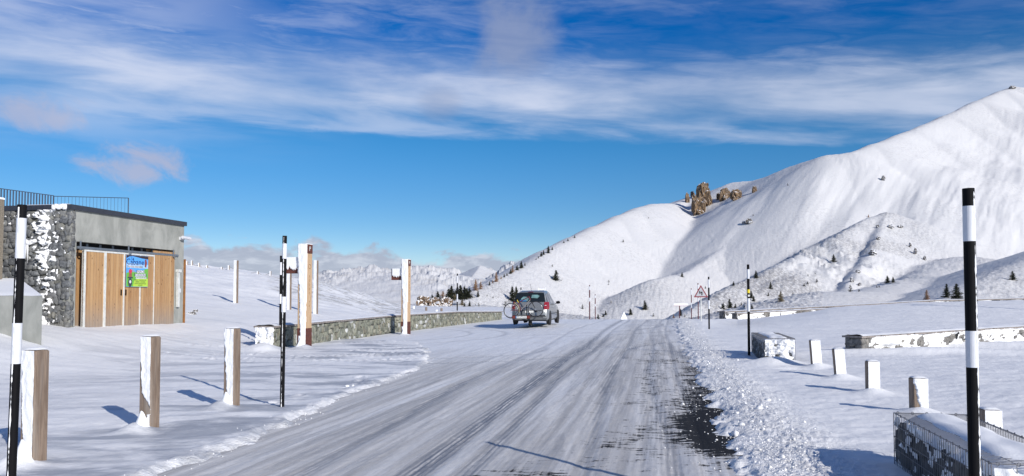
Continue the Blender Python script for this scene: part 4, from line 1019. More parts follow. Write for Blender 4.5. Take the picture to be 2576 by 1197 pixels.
# signboard
S = empty('snack_sign', (BX, BY, 0), PHI, label='colourful snack bar poster fixed on the sliding doors', cat='sign')
SX = .075; y0, y1, zz0, zz1 = 2.235, 3.27, 1.89, 2.885
def flat(name, pts, x, m_, th=.002):       # outline in (y,z)
    n = len(pts); vs = [(x, p[0], p[1]) for p in pts]+[(x+th, p[0], p[1]) for p in pts]
    return MB().add(vs, [tuple(range(n)), tuple(range(2*n-1, n-1, -1))]+[(i, (i+1) % n, n+(i+1) % n, n+i) for i in range(n)]).build(name, m_, S)
def pc(name, c): return plain(name, c, .45, var=.04)
Wd, Hd = y1-y0, zz1-zz0
def q(a, b): return (y0+a*Wd, zz0+b*Hd)
flat('panel', [q(0, 0), q(1, 0), q(1, 1), q(0, 1)], SX, pc('poster_sky', (.10, .36, .80)), .012)
cv = [(0, .90), (.12, .955), (.28, .975), (.45, .955), (.7, .92), (1, .90)]
flat('top_band', [q(0, .995), q(1, .995)]+[q(a, b) for a, b in cv[::-1]], SX+.013, pc('poster_brown', (.035, .02, .02)))
flat('pale_sky', [q(.0, .60), q(1, .60), q(1, .72), q(0, .76)], SX+.0125, pc('poster_haze', (.36, .58, .85)))
flat('grey_peak', [q(.05, .44), q(.5, .44), q(.38, .5), q(.28, .57), q(.2, .5)], SX+.0128, pc('poster_peak', (.25, .32, .42)))
flat('green_hill', [q(0, .01), q(1, .01), q(1, .60), q(.85, .58), q(.7, .50), q(.45, .46), q(.2, .47), q(0, .44)], SX+.0135, pc('poster_green', (.14, .42, .05)))
flat('light_hill', [q(.30, .01), q(.99, .01), q(.99, .27), q(.8, .30), q(.5, .28), q(.36, .2)], SX+.016, pc('poster_lime', (.42, .62, .06)))
flat('title_strip', [q(.06, .61), q(.70, .60), q(.71, .67), q(.07, .68)], SX+.0145, M_WHITE)
flat('white_strip', [q(.46, .44), q(.82, .45), q(.83, .54), q(.47, .53)], SX+.0175, M_WHITE)
flat('white_strip', [q(.38, .33), q(.88, .34), q(.89, .43), q(.39, .42)], SX+.0175, M_WHITE)
flat('white_strip', [q(.42, .26), q(.92, .265), q(.93, .325), q(.43, .32)], SX+.0175, M_WHITE)
NAVY = pc('ink_navy', (.01, .03, .15)); INK = pc('ink_dark', (.04, .05, .07)); INKG = pc('ink_green', (.10, .16, .06))
def wtxt(s, a, b, size, m_, sx=1.): text_mesh(s, size, 'lettering', m_, S, (SX+.0205, y0+a*Wd, zz0+b*Hd), (math.pi/2, 0, math.pi/2), .001, 'CENTER', sx)
wtxt('La', .27, .90, .13, NAVY); wtxt('Cabane', .39, .785, .27, NAVY, 1.05); wtxt('DU COL D\'IZOARD', .385, .64, .085, INK, 1.0)
wtxt('SNACK', .64, .49, .12, INK, 1.1); wtxt('BOISSONS', .635, .38, .12, INK, 1.1); wtxt('CHAUDES/FROIDES', .675, .295, .065, INKG, 1.0)
for k, s_ in enumerate(('PIZZA - SANDWICHES', 'PANINI - GAUFRES', 'TARTES ARTISANALES', 'GLACES')): wtxt(s_, .64, .215-.055*k, .057, INKG, 1.)
def el_(c, ra, rb, n=16): return [q(c[0]+ra*math.cos(2*math.pi*i/n), c[1]+rb*math.sin(2*math.pi*i/n)) for i in range(n)]
flat('motorcycle', el_((.17, .14), .09, .14), SX+.0185, INK); flat('motorcycle', [q(.05, .27), q(.30, .27), q(.28, .31), q(.07, .31)], SX+.0182, INK)
flat('headlamp', el_((.17, .16), .045, .05), SX+.021, M_WHITE); flat('rider', [q(.10, .30), q(.25, .30), q(.23, .47), q(.12, .47)], SX+.0178, pc('poster_skin', (.28, .10, .06))); flat('helmet', el_((.175, .49), .075, .07), SX+.0186, pc('poster_red', (.62, .04, .08)))
flat('cyclist', [q(.83, .66), q(.90, .62), q(.94, .78), q(.90, .90), q(.84, .88)], SX+.0178, pc('poster_maroon', (.24, .06, .05)))
# orange board fixed at the far corner
t = empty('orange_board', (lx(464.5, 27.3), 27.3, 0), PHI, label='narrow rusty orange board standing behind the building corner', cat='board')
MB().box((-.12, -.02, .5), (.02, .03, at(464, 652, 27.3).z)).build('board', M_RUSTO, t)
# roof railings
def rail(a, b, zt_a, zt_b, step, bar, label, thick=.006):
    t = empty('roof_railing', (a[0], a[1], ZT), 0, label=label, cat='railing', group='railings on the flat roof')
    A = Vector((0, 0, 0)); Bv = Vector((b[0]-a[0], b[1]-a[1], 0)); n = int(Bv.length/step); bars, rl = MB(), MB()
    for i in range(n+1):
        p = Bv*(i/n); zt = zt_a+(zt_b-zt_a)*i/n-ZT; dv = Bv.normalized()*bar/2
        bars.add([p-dv, p+dv, p+dv+Vector((.01, -.02, 0)), p-dv+Vector((.01, -.02, 0))]+[v+UP*zt for v in (p-dv, p+dv, p+dv+Vector((.01, -.02, 0)), p-dv+Vector((.01, -.02, 0)))], [(3, 2, 1, 0), (4, 5, 6, 7), (0, 1, 5, 4), (1, 2, 6, 5), (2, 3, 7, 6), (3, 0, 4, 7)])
    rl.tube([A+UP*(zt_a-ZT), Bv+UP*(zt_b-ZT)], .014, 6)
    bars.build('baluster', M_RAIL, t); tag(t.children[0], kind='stuff') if n > 100 else None
    rl.build('top_rail', M_RAIL, t)
    if step > .1: MB().tube([Bv, Bv+UP*(zt_b-ZT)], .018, 6).build('end_post', M_RAIL, t)
pa = at(-60, 466, 25.6); pb = at(135, 492, 27.7); pc_ = at(323, 498, 28.3)
rail((pa.x, pa.y), (pb.x, pb.y), pa.z, pb.z, .095, .045, 'dense dark railing of flat bars at the left of the roof')
rail((pb.x+.02, pb.y), (pc_.x, pc_.y), pb.z-.02, pc_.z, .115, .010, 'light open railing of thin bars at the right of the roof')
# concrete block with snowy sloping top, and the pier at the photo's edge
c0 = at(107, 741, 18.2); t = empty('concrete_block', (c0.x, c0.y, 0), PHI, label='low concrete block with sloping snowy top in front of the stone wall', cat='concrete block')
zf = c0.z; zk = at(51, 700, 21.4).z
loc = lambda p: Matrix.Rotation(-PHI, 4, 'Z') @ (Vector((p.x, p.y, 0))-Vector((c0.x, c0.y, 0)))
kb = loc(at(51, 700, 21.4)); 
mb = MB(); vs = [(0, 0, -.2), (-6, 0, -.2), (-6, kb.y, -.2), (kb.x, kb.y, -.2), (0, 0, zf-.03), (-6, 0, zf-.03), (-6, kb.y, zk-.03), (kb.x, kb.y, zk-.03)]
mb.add(vs, [(0, 1, 2, 3), (4, 7, 6, 5), (0, 4, 5, 1), (1, 5, 6, 2), (2, 6, 7, 3), (3, 7, 4, 0)]); mb.build('block_body', M_CONC, t)
mb = MB(); vs = []; fs = []; nx, ny = 40, 16
for j in range(ny):
    for i in range(nx):
        b = j/(ny-1); x_r = kb.x*b; a = i/(nx-1); x = x_r+(-6-x_r)*a; e_ = min(1, 12*b+.25, 14*a+.25)
        vs.append((x, kb.y*b, zf-.03+(zk-zf)*b+.035*e_+.012*float(perlin(np.array([x*1.5]), np.array([b*4.]))[0])))
for j in range(ny-1):
    for i in range(nx-1): fs.append((j*nx+i, j*nx+i+1, (j+1)*nx+i+1, (j+1)*nx+i))
mb.add(vs, fs); mb.build('snow_cover', M_CAKE, t, smooth=True)
pp = at(-28, 497, 20.8); t = empty('concrete_pier', (pp.x, pp.y, 0), PHI, label='rough brown concrete pier cut by the left photo edge', cat='pier')
MB().box((-1.2, 0, 0), (0, .5, pp.z)).build('pier_body', plain('rough_brown_concrete', (.20, .17, .13), .9, var=.3, scale=30.), t)
MB().cbox((-1.2, -.02, pp.z+.003), (.02, .52, pp.z+.06), .02).build('snow_cover', M_CAKE, t)

# ------------------------------------------------------------------ road signs
# bend warning triangle
Y = 44.; c = at(1762.5, 737, Y); t = empty('warning_sign', (c.x, Y, gz(c.x, Y)-.1), PHI*.4, label='triangular red-edged bend warning sign between the poles', cat='road sign'); zc = c.z-(gz(c.x, Y)-.1)
s = .40; MB().tube([(0, .03, -.3), (0, .03, zc+.2)], .03, 8).build('sign_post', M_ALU, t)
def tri(k, y, m_, nm): 
    p = [(-s*k, y, zc-.24*k), (s*k, y, zc-.24*k), (0, y, zc+.46*k)]; MB().add(p+[(a, b+.01, c_) for a, b, c_ in p], [(0, 1, 2), (5, 4, 3), (0, 3, 4, 1), (1, 4, 5, 2), (2, 5, 3, 0)]).build(nm, m_, t)
tri(1.0, 0, plain('dull_sign_red', (.22, .025, .035), .5), 'red_border'); tri(.74, -.012, plain('sign_face_grey', (.42, .42, .44), .5), 'sign_face')
mb = MB()
for a, b in (((-.06, .12), (-.06, -.02)), ((-.06, -.02), (.06, .07)), ((.06, .07), (.06, -.12))):
    mb.tube([(a[0], -.022, zc+a[1]), (b[0], -.022, zc+b[1])], .022, 6)
mb.build('bend_symbol', M_BLACK, t)
# small red direction board
Y = 62.; c = at(1712, 763, Y); t = empty('direction_sign', (c.x, Y, c.z-1.6), 0, label='snow-topped red and white direction board beyond the road crest', cat='road sign')
MB().tube([(-.1, .04, -1.5), (-.1, .04, 1.6)], .04, 8).build('sign_post', M_MAROON, t)
MB().box((-.58, 0, 1.40), (.56, .05, 1.50)).build('board', plain('faded_red', (.45, .16, .13), .6), t)
MB().box((-.59, -.02, 1.43), (.57, .065, 1.60)).build('snow_cover', M_CAKE, t)
# white info panel seen over the car roof
Y = 60.; c = at(1362, 732, Y); t = empty('info_panel', (c.x, Y, c.z-2.0), R(8), label='white framed information panel showing above the car roof', cat='sign')
MB().box((-.26, 0, 1.75), (.26, .04, 2.2)).build('panel', M_WHITE, t)
mb = MB(); mb.box((-.32, -.02, -1.), (-.262, .05, 2.28)); mb.box((.262, -.02, -1.), (.32, .05, 2.28)); mb.build('sign_frame', M_ALU, t)
MB().box((-.2, -.012, 2.0), (.2, -.002, 2.06)).build('dark_line', M_DARK, t)
# white snow-capped pyramid beyond the crest
c = at(1569, 783, 75.); t = empty('snow_covered_sign', (c.x, 75., c.z-1.9), R(14), label='white pointed snow-covered triangle just beyond the road crest', cat='road sign')
MB().add([(-.62, 0, .55), (.62, 0, .55), (0, 0, 1.9), (-.62, .12, .55), (.62, .12, .55), (0, .12, 1.9)], [(0, 1, 2), (5, 4, 3), (0, 3, 4, 1), (1, 4, 5, 2), (2, 5, 3, 0)]).build('triangle_face', M_CAKE, t)
MB().tube([(0, .15, -2), (0, .15, 1.)], .04, 8).build('sign_post', M_ALU, t)
# utility mast outside the frame on the right: its shadow crosses the field
mx, my = 40.2, 40.5; t = empty('utility_mast', (mx, my, gz(mx, my)), 0, label='tall round wooden mast beside the right field', cat='mast')
MB().tube([(0, 0, -.5), (0, 0, 9.6)], [.16, .11], 12).build('mast_pole', M_POST, t)
MB().box((-.8, -.06, 9.0), (.8, .06, 9.12)).build('crossarm', M_POST, t)

# ------------------------------------------------------------------ short posts and rope on the knoll
kn = [(482, 657, 12), (500, 660, 9), (520, 663, 6), (557, 675, 6), (575, 677, 12), (648, 688, 8), (680, 691, 12), (470, 655, 9)]
kp = []
wrd = ['first', 'second', 'third', 'fourth', 'fifth', 'sixth', 'seventh', 'eighth', 'ninth', 'tenth', 'eleventh', 'twelfth', 'thirteenth', 'fourteenth']
for k, (px, by, hp) in enumerate(sorted(kn)):
    Y = 66.; x = lx(px, Y); z = gz(x, Y)-.05; h = .10+hp*Y/F*.8
    t = empty('fence_post', (x, Y, z), POST_ROT, label='snowy low post on the knoll skyline, %s from the building' % wrd[k], cat='post', group='low posts along the knoll skyline')
    MB().cbox((-.06, -.06, -.3), (.06, .06, h), .015).build('post_shaft', M_POST, t); MB().box((-.055, -.08, .02), (.055, -.062, h+.02)).build('snow_cover', M_CAKE, t); kp.append((x, Y, z+h*.8))
rp = MB()
for a, b in zip(kp[:-1], kp[1:]):
    pts = [Vector(a).lerp(Vector(b), i/8)-UP*(.25*4*(i/8)*(1-i/8)) for i in range(9)]; rp.tube(pts, .014, 5)
o = rp.build('rope', plain('rope', (.22, .21, .2), .8)); tag(o, 'sagging rope strung between the low posts on the knoll', 'rope')
for k, (px, by, hp, c_) in enumerate(((1655/1.5907, 1235/1.5907, 7, 1), (1705/1.5907, 1243/1.5907, 9, 0), (1747/1.5907, 1247/1.5907, 5, 1), (1766/1.5907, 1246/1.5907, 8, 0))):
    p = hit(px, by, 52., 93.); h = .06+hp*p.y/F
    t = empty('marker_post', (p.x, p.y, p.z-.05), POST_ROT, label='%s short marker post from the left on the snow behind the wall' % wrd[k], cat='post', group='short posts on the snow behind the long wall')
    MB().cbox((-.08, -.08, -.3), (.08, .08, h), .02).build('post_shaft', M_CAKE if c_ else M_POST, t)

# ------------------------------------------------------------------ car
M_BODY = mat('silver_paint', lambda t, p: (t.put(p, 'Base Color', (.235, .245, .245)), t.put(p, 'Metallic', .35), t.put(p, 'Roughness', .32), t.put(p, 'Coat Weight', .6), t.put(p, 'Coat Roughness', .08)))
M_GLASSD = mat('tinted_glass', lambda t, p: (t.put(p, 'Base Color', (.012, .016, .018)), t.put(p, 'Roughness', .05), t.put(p, 'Specular IOR Level', .6)))
M_GLASSS = mat('side_glass', lambda t, p: (t.put(p, 'Base Color', (.05, .06, .075)), t.put(p, 'Roughness', .04), t.put(p, 'Specular IOR Level', .9), t.put(p, 'Coat Weight', .8)))
M_LAMP = mat('tail_lamp_red', lambda t, p: (t.put(p, 'Base Color', (.26, .012, .014)), t.put(p, 'Roughness', .15), t.put(p, 'Coat Weight', .6)))
M_TEAL = plain('teal_cloth', (.13, .24, .24), .9, var=.3, scale=5.); M_BLUE = plain('blue_cloth', (.03, .16, .34), .9)
M_PLATE = plain('plate_white', (.78, .78, .74), .4, var=.02); M_RIM = plain('alloy_rim', (.45, .46, .48), .3, .7)
cp = at(1331, 818, 36.9); CX = cp.x; CY = 36.9; CZ = gz(CX, CY, False)
car = empty('parked_car', (CX, CY, CZ), R(-11.5), label='silver estate car seen from behind with a bicycle on its rear rack', cat='car')
zoff = cp.z-CZ; car.location.z = cp.z+.0
W2 = .885
secs = [  # y, half width, bottom z, belt z (shoulder), roof z, roof half width
 (.00, .76, .34, .50, .56, .72), (.03, .82, .26, .55, .66, .76), (.08, .855, .24, .80, .98, .74), (.16, .87, .22, .98, 1.16, .72), (.28, .88, .20, 1.02, 1.38, .67), (.42, .885, .20, 1.02, 1.57, .62), (.60, .885, .20, 1.02, 1.63, .61),
 (1.1, .89, .20, 1.01, 1.665, .62), (1.8, .89, .20, .99, 1.67, .62), (2.4, .89, .20, .97, 1.62, .60), (2.85, .885, .20, .95, 1.45, .58), (3.2, .88, .20, .93, 1.22, .60), (3.45, .87, .20, .92, 1.03, .66), (3.8, .85, .20, .86, .95, .66), (4.15, .80, .22, .76, .84, .62), (4.36, .70, .26, .62, .70, .55), (4.44, .60, .34, .5, .56, .5)]
vs = []; fs = []; K = 22
def ring(y, w_, zb, zbl, zr, wr_):
    half = [(0, zb), (w_*.75, zb), (w_*.94, zb+.03), (w_, zb+.14), (w_*1.0, (zb+zbl)/2), (w_*.985, zbl-.06), (w_*.955, zbl), (w_*.90+(wr_-w_*.9)*.25, zbl+(zr-zbl)*.25), (w_*.90+(wr_-w_*.9)*.6, zbl+(zr-zbl)*.6), (wr_*1.0, zbl+(zr-zbl)*.90), (wr_*.86, zr-.012), (0, zr)]
    pts = half+[(-x, z) for x, z in half[-2:0:-1]]
    return [(x, y, z) for x, z in pts]
rings = [ring(*s_) for s_ in secs]; K = len(rings[0])
for rg in rings: vs += rg
for i in range(len(rings)-1):
    for k in range(K): fs.append((i*K+k, i*K+(k+1) % K, (i+1)*K+(k+1) % K, (i+1)*K+k))
fs.append(tuple(range(K-1, -1, -1))); fs.append(tuple(range((len(rings)-1)*K, len(rings)*K)))
MB().add(vs, fs).build('body', M_BODY, car, smooth=True)
def side_quad(mb, pts, sgn, off=.012, mi=0):
    """pts (y,z) on the body side, interpolated to the skin"""
    out = []
    for (y, z) in pts:
        ss_ = [np.interp(y, [s_[0] for s_ in secs], [s_[k] for s_ in secs]) for k in range(1, 6)]
        w_, zb, zbl, zr, wr_ = ss_
        prof = [(zb+.14, w_), ((zb+zbl)/2, w_), (zbl-.06, w_*.985), (zbl, w_*.955), (zbl+(zr-zbl)*.25, w_*.9+(wr_-w_*.9)*.25), (zbl+(zr-zbl)*.6, w_*.9+(wr_-w_*.9)*.6), (zbl+(zr-zbl)*.9, wr_)]
        x = float(np.interp(z, [p_[0] for p_ in prof], [p_[1] for p_ in prof])); out.append(Vector((sgn*(x+off), y, z)))
    n = len(out); mb.add(out+[v-Vector((sgn*.03, 0, 0)) for v in out], [tuple(range(n)), tuple(range(2*n-1, n-1, -1))]+[(i, (i+1) % n, n+(i+1) % n, n+i) for i in range(n)], mi)
for sg in (-1, 1):
    for wp in ([(.58, 1.09), (1.18, 1.07), (1.18, 1.50), (.75, 1.50)], [(1.24, 1.06), (2.08, 1.03), (2.02, 1.50), (1.24, 1.52)], [(2.16, 1.03), (2.98, 1.0), (2.72, 1.24), (2.36, 1.45), (2.12, 1.50)]):
        mb = MB(); side_quad(mb, wp, sg); mb.build('side_window', M_GLASSS, car)
    mb = MB(); side_quad(mb, [(.75, .52), (3.1, .54), (3.1, .56), (.75, .54)], sg, .014); mb.build('door_trim', M_DARK, car)
    for yh in (1.35, 2.25): mb = MB(); mb.box((sg*.865, yh, .84), (sg*.895, yh+.16, .87)); mb.build('door_handle', M_BODY, car)
    for yl in (1.21, 2.12): mb = MB(); side_quad(mb, [(yl, .35), (yl+.012, .35), (yl+.012, 1.0), (yl, 1.0)], sg, .003); mb.build('door_seam', M_DARK, car)
    mm = MB(); stone(mm, (sg*1.01, 2.62, 1.07), VX, UP, VY, .11, .075, .06, random.Random(1), sq=.8, jit=0.); mm.tube([(sg*.86, 2.66, 1.0), (sg*.96, 2.64, 1.04)], .02, 6); mm.build('wing_mirror', M_BLACK, car, smooth=True)
    mb = MB(); zs_ = [.76, .88, 1.0, 1.11]
    pts = []
    for z_q, (xi, xo, yi, yo) in zip(zs_, [(.71, .90, .035, .24), (.70, .91, .045, .27), (.70, .895, .08, .31), (.72, .87, .13, .36)]):
        pts.append([(sg*xi, yi-.02, z_q), (sg*(xo*.93), yi+.02, z_q), (sg*(xo+.018), yo, z_q), (sg*(xo-.05), yo, z_q), (sg*xi, yo, z_q)])
    vs = [p_ for r_ in pts for p_ in r_]; fs = [(j*5+k, j*5+(k+1) % 5, (j+1)*5+(k+1) % 5, (j+1)*5+k) for j in range(3) for k in range(5)]+[(4, 3, 2, 1, 0), (15, 16, 17, 18, 19)]
    tl = mb.add(vs, fs).build('tail_lamp', M_LAMP, car)
    MB().box((min(sg*.74, sg*.82), .02, .93), (max(sg*.74, sg*.82), .05, .96)).build('reversing_light', M_WHITE, tl)
    for yw in (.80, 3.50):
        wh = MB().torus((sg*.80, yw, .315), .235, .085, 'x', 36, 10).build('wheel', M_RUBBER, car, smooth=True)
        mb = MB(); mb.disc((sg*.845, yw, .315), .205, .03, 'x', 28); mb.disc((sg*.865, yw, .315), .055, .03, 'x', 14)
        for k in range(7): a = 2*math.pi*k/7; mb.tube([(sg*.866, yw, .315), (sg*.862, yw+math.cos(a)*.19, .315+math.sin(a)*.19)], .016, 6)
        mb.build('rim', M_RIM, wh)
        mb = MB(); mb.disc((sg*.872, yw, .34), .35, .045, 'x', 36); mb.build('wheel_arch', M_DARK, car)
# rear glass with bundles behind it
def rq(x, z): # rear skin y at height z
    return float(np.interp(z, [.56, .66, .98, 1.16, 1.38, 1.57, 1.63], [0, .03, .08, .16, .28, .42, .6]))-.02
def rear_poly(name, pts, m_, off=0., par=car):
    P_ = [Vector((x, rq(x, z)-off, z)) for x, z in pts]; n = len(P_)
    return MB().add(P_+[v+Vector((0, .03, -.005)) for v in P_], [tuple(range(n)), tuple(range(2*n-1, n-1, -1))]+[(i, (i+1) % n, n+(i+1) % n, n+i) for i in range(n)]).build(name, m_, par)
gl = rear_poly('rear_window', [(-.74, 1.12), (0, 1.115), (.74, 1.12), (.725, 1.25), (.685, 1.42), (.64, 1.545), (0, 1.555), (-.64, 1.545), (-.685, 1.42), (-.725, 1.25)], M_GLASSD)
rear_poly('cloth_bundle', [(-.42, 1.16), (-.10, 1.15), (-.06, 1.27), (-.16, 1.35), (-.32, 1.36), (-.43, 1.27)], M_TEAL, .006, gl); rear_poly('cloth_bundle', [(.06, 1.30), (.36, 1.28), (.46, 1.40), (.34, 1.45), (.08, 1.45)], M_TEAL, .006, gl); rear_poly('cloth_bundle', [(-.50, 1.13), (-.14, 1.13), (-.2, 1.20), (-.45, 1.21)], M_BLUE, .009, gl)
rear_poly('brake_light', [(-.12, 1.575), (.12, 1.575), (.12, 1.60), (-.12, 1.60)], M_LAMP, .03)
MB().box((-.60, -.005, .70), (.60, .04, .712)).build('tailgate_seam', M_DARK, car)
np_ = MB().box((-.21, .005, .60), (.20, .03, .71)).build('number_plate', M_PLATE, car)
text_mesh('37', .09, 'lettering', M_BLACK, np_, (-.05, .0, .655), (math.pi/2, 0, 0))
MB().box((.25, .02, .60), (.38, .05, .72)).build('sticker', M_BLACK, car)
mb = MB(); mb.box((-.80, .05, .20), (.80, 4.2, .27)); mb.build('underbody', M_DARK, car)
MB().box((-.83, -.01, .26), (.83, .12, .335)).build('bumper_strip', plain('dark_grey_plastic', (.10, .105, .11), .5), car)
MB().tube([(.0, .62, 1.63), (-.02, .40, 1.98)], .006, 5).build('aerial', M_BLACK, car)
MB().tube([(0, .35, .5), (0, .25, .18), (0, .3, .0)], .09, 8).build('spare_wheel_well', M_DARK, car)
# rack on the tow ball (top-level thing held by the car)
rk = empty('bicycle_rack', (0, 0, 0), 0, label='black tow-ball bicycle rack behind the car with its own number plate', cat='bicycle rack')
rk.matrix_world = car.matrix_world.copy(); rk.location = car.location; rk.rotation_euler = car.rotation_euler
mb = MB(); mb.tube([(0, .1, .28), (0, -.45, .34)], .035, 8); mb.box((-.72, -.52, .325), (.12, -.49, .475)); mb.tube([(-.78, -.36, .40), (.72, -.36, .40)], .02, 6); mb.tube([(-.1, -.2, .35), (-.08, -.28, 1.05)], .018, 6); mb.build('rack_frame', M_BLACK, rk)
for x in (-.72, -.02): MB().box((x, -.535, .335), (x+.15, -.521, .465)).build('rack_lamp', plain('brown_red_lamp', (.16, .03, .02), .3), rk)
pl = MB().box((-.555, -.535, .345), (-.035, -.521, .455)).build('number_plate', M_PLATE, rk)
MB().box((-.555, -.539, .345), (-.515, -.5355, .455)).build('blue_strip', M_BLUE, pl)
text_mesh('FM-579-LN', .112, 'lettering', M_BLACK, pl, (-.285, -.538, .402), (math.pi/2, 0, 0), .001, sx=.86)
# bicycle
bk = empty('bicycle', (0, 0, 0), 0, label='red and white bicycle strapped to the rack behind the car', cat='bicycle'); bk.location = car.location; bk.rotation_euler = car.rotation_euler
def Z2(zx, zy): return ((zx-845)/455, -.34, (992-zy)/455)
rh, fh = Z2(478, 672), Z2(1012, 640); M_BRED = plain('bike_red', (.14, .012, .02), .3); M_BSIL = plain('bike_silver', (.32, .29, .27), .3, .3)
for nm, h_ in (('wheel', rh), ('wheel', fh)):
    wr_ = .355; o = MB().torus(h_, wr_, .019, 'y', 44, 8).build(nm, M_RUBBER, bk, smooth=True)
    MB().torus(h_, wr_-.03, .010, 'y', 40, 6).build('rim', M_RIM, o, smooth=True)
    mb = MB()
    for k in range(18): a = 2*math.pi*k/18; mb.tube([h_, (h_[0]+math.cos(a)*(wr_-.03), h_[1], h_[2]+math.sin(a)*(wr_-.03))], .0016, 4, caps=False)
    mb.disc(h_, .035, .06, 'y', 12); mb.build('spokes', M_RIM, o)
bb = Z2(690, 665); st_ = Z2(640, 505); hd = Z2(868, 370); hl = Z2(893, 440); stp = Z2(606, 440)
mb = MB(); mb.tube([bb, st_], .018, 8); mb.tube([st_, hd], .017, 8); mb.tube([rh, st_], .011, 6); mb.tube([rh, bb], .011, 6); mb.tube([hd, hl], .022, 8); mb.build('frame', M_BRED, bk)
MB().tube([bb, hl], .021, 8).build('down_tube', M_BSIL, bk)
MB().tube([hl, Z2(930, 500), fh], [.016, .015, .011], 8).build('fork', M_BLACK, bk)
mb = MB(); mb.tube([st_, stp], .014, 8); mb.build('seat_post', M_YEL, bk)
mb = MB(); sp = Z2(590, 425); stone(mb, sp, VX, UP, VY, .13, .03, .07, random.Random(2), sq=.9, jit=.0); mb.build('saddle', M_BLACK, bk, smooth=True)
hb = Z2(880, 330); mb = MB(); mb.tube([hd, hb], .014, 6); mb.tube([(hb[0], hb[1]-.26, hb[2]+.02), hb, (hb[0], hb[1]+.2, hb[2]+.02)], .012, 6); mb.build('handlebar', M_BLACK, bk)
mb = MB(); mb.torus(bb, .09, .008, 'y', 20, 5); mb.tube([bb, (bb[0]+.03, bb[1]-.05, bb[2]-.17)], .012, 6); mb.box((bb[0]-.02, bb[1]-.13, bb[2]-.19), (bb[0]+.08, bb[1]-.04, bb[2]-.165)); mb.build('crankset', M_BLACK, bk)
a0, a1_ = 75, 15; mb = MB(); mb.tube([(rh[0]+math.cos(R(a))*.385, rh[1], rh[2]+math.sin(R(a))*.385) for a in range(-12, 70, 9)], .014, 6); mb.build('mudguard', plain('yellow_white_mudguard', (.45, .38, .2), .4), bk)
mb = MB(); c_ = Z2(350, 485); mb.tube([c_, Z2(560, 480)], .010, 6); mb.tube([c_, Z2(440, 600)], .007, 5); mb.tube([Z2(540, 482), rh], .006, 5); mb.build('luggage_rack', M_BLACK, bk)

# ------------------------------------------------------------------ rocks
def _rock(t, p):
    g = t.new('ShaderNodeNewGeometry'); P = t.new('ShaderNodeTexCoord').outputs['Object']; Nz = t.sep(g.outputs['Normal'])[2]
    n = t.noise(P, .45, 7, .7, .5); n2 = t.noise(P, 1.3, 6, .7)
    c = t.mix(t.ss(n, .3, .7), (.09, .055, .032), (.30, .20, .11)); c = t.mix(t.ss(n2, .5, .7, 0., .5), c, (.20, .17, .145))
    sn_ = t.ss(t.m('ADD', Nz, t.m('MULTIPLY', t.m('SUBTRACT', n2, .5), 2.2)), .50, .66)
    c = t.mix(sn_, c, (.74, .75, .77)); c = t.mix(t.ss(t.noise(P, 1.1, 5, .75), .59, .66, 0., .6), c, (.70, .70, .72)); t.put(p, 'Base Color', c); p.inputs['Roughness'].default_value = .85; bump(t, p, n2, .8, .4)
M_ROCK = mat('brown_crag', _rock)
def _boul(t, p):
    g = t.new('ShaderNodeNewGeometry'); P = t.new('ShaderNodeTexCoord').outputs['Object']; Nz = t.sep(g.outputs['Normal'])[2]
    n2 = t.noise(P, 1.6, 6, .7); c = t.mix(t.ss(n2, .35, .7), (.06, .05, .045), (.20, .18, .16))
    c = t.mix(t.ss(t.m('ADD', Nz, t.m('MULTIPLY', t.m('SUBTRACT', n2, .5), 1.6)), .12, .3), c, (.72, .725, .74)); t.put(p, 'Base Color', c); p.inputs['Roughness'].default_value = .85
M_BOUL = mat('snowy_boulder', _boul)
def _out(t, p):
    g = t.new('ShaderNodeNewGeometry'); P = t.new('ShaderNodeTexCoord').outputs['Object']; Nz = t.sep(g.outputs['Normal'])[2]
    n2 = t.noise(P, 1.0, 6, .75); c = t.mix(t.ss(n2, .35, .7), (.10, .06, .035), (.34, .24, .15))
    c = t.mix(t.ss(t.m('ADD', Nz, t.m('MULTIPLY', t.m('SUBTRACT', n2, .5), 2.6)), .10, .22), c, (.76, .75, .74)); t.put(p, 'Base Color', c); p.inputs['Roughness'].default_value = .85
M_OUTC = mat('snowy_brown_rock', _out)
def crag(px, py_top, py_bot, wpx, Y, label, seed, lean=0., group=None, name='rock_outcrop', depth=1., spikes=1):
    c = at(px, py_bot, Y); tp = at(px, py_top, Y); h = tp.z-c.z; wd = wpx/F*Y
    rs = np.random.RandomState(seed); v, f = ICO3; mb = MB()
    v4, f4 = _ico(4) if wpx > 16 else ICO3
    for s_ in range(spikes):
        k = 1-.35*s_*rs.rand(); ox = (rs.rand()-.5)*wd*.6*(s_ > 0); p_ = v4.copy(); z01 = (p_[:, 2]+1)/2
        p_ = np.sign(p_)*np.abs(p_)**.6
        taper = 1-(.55 if name == 'boulder' else .34)*z01**1.5
        nz = fbm(v4[:, 0]*1.6+seed+s_*7, v4[:, 1]*1.6+v4[:, 2]*1.1, 4, .65, seed % 13)
        nz2 = np.abs(fbm(v4[:, 0]*4.5+seed, v4[:, 2]*2.2+v4[:, 1]*3, 4, .68, 5.))*1.5
        p_ = p_*(1+.32*nz[:, None]-.28*nz2[:, None])
        q_ = np.stack([p_[:, 0]*wd*.55*taper*k+lean*z01*wd+ox, p_[:, 1]*wd*.5*depth*taper, p_[:, 2]*h*.53*k+h*.47*k], 1)
        mb.add(q_.tolist(), f4)
    o = mb.build(name, M_BOUL if name == 'boulder' else (M_OUTC if group and group.startswith('brown outcrop') else M_ROCK), smooth=False); o.location = c-Vector((0, 0, .04*h)); tag(o, label, 'rock', group); return o
def crag_at(px, pt, pb, wpx, lbl, seed, **k):
    p = hit(px, min(pb+1, 1190), 100.)
    if k.get('name') == 'boulder': pt = pb-(pb-pt)*.8; wpx = wpx*.8
    return crag(px, pt, pb+2, wpx, p.y-1., lbl, seed, **k)
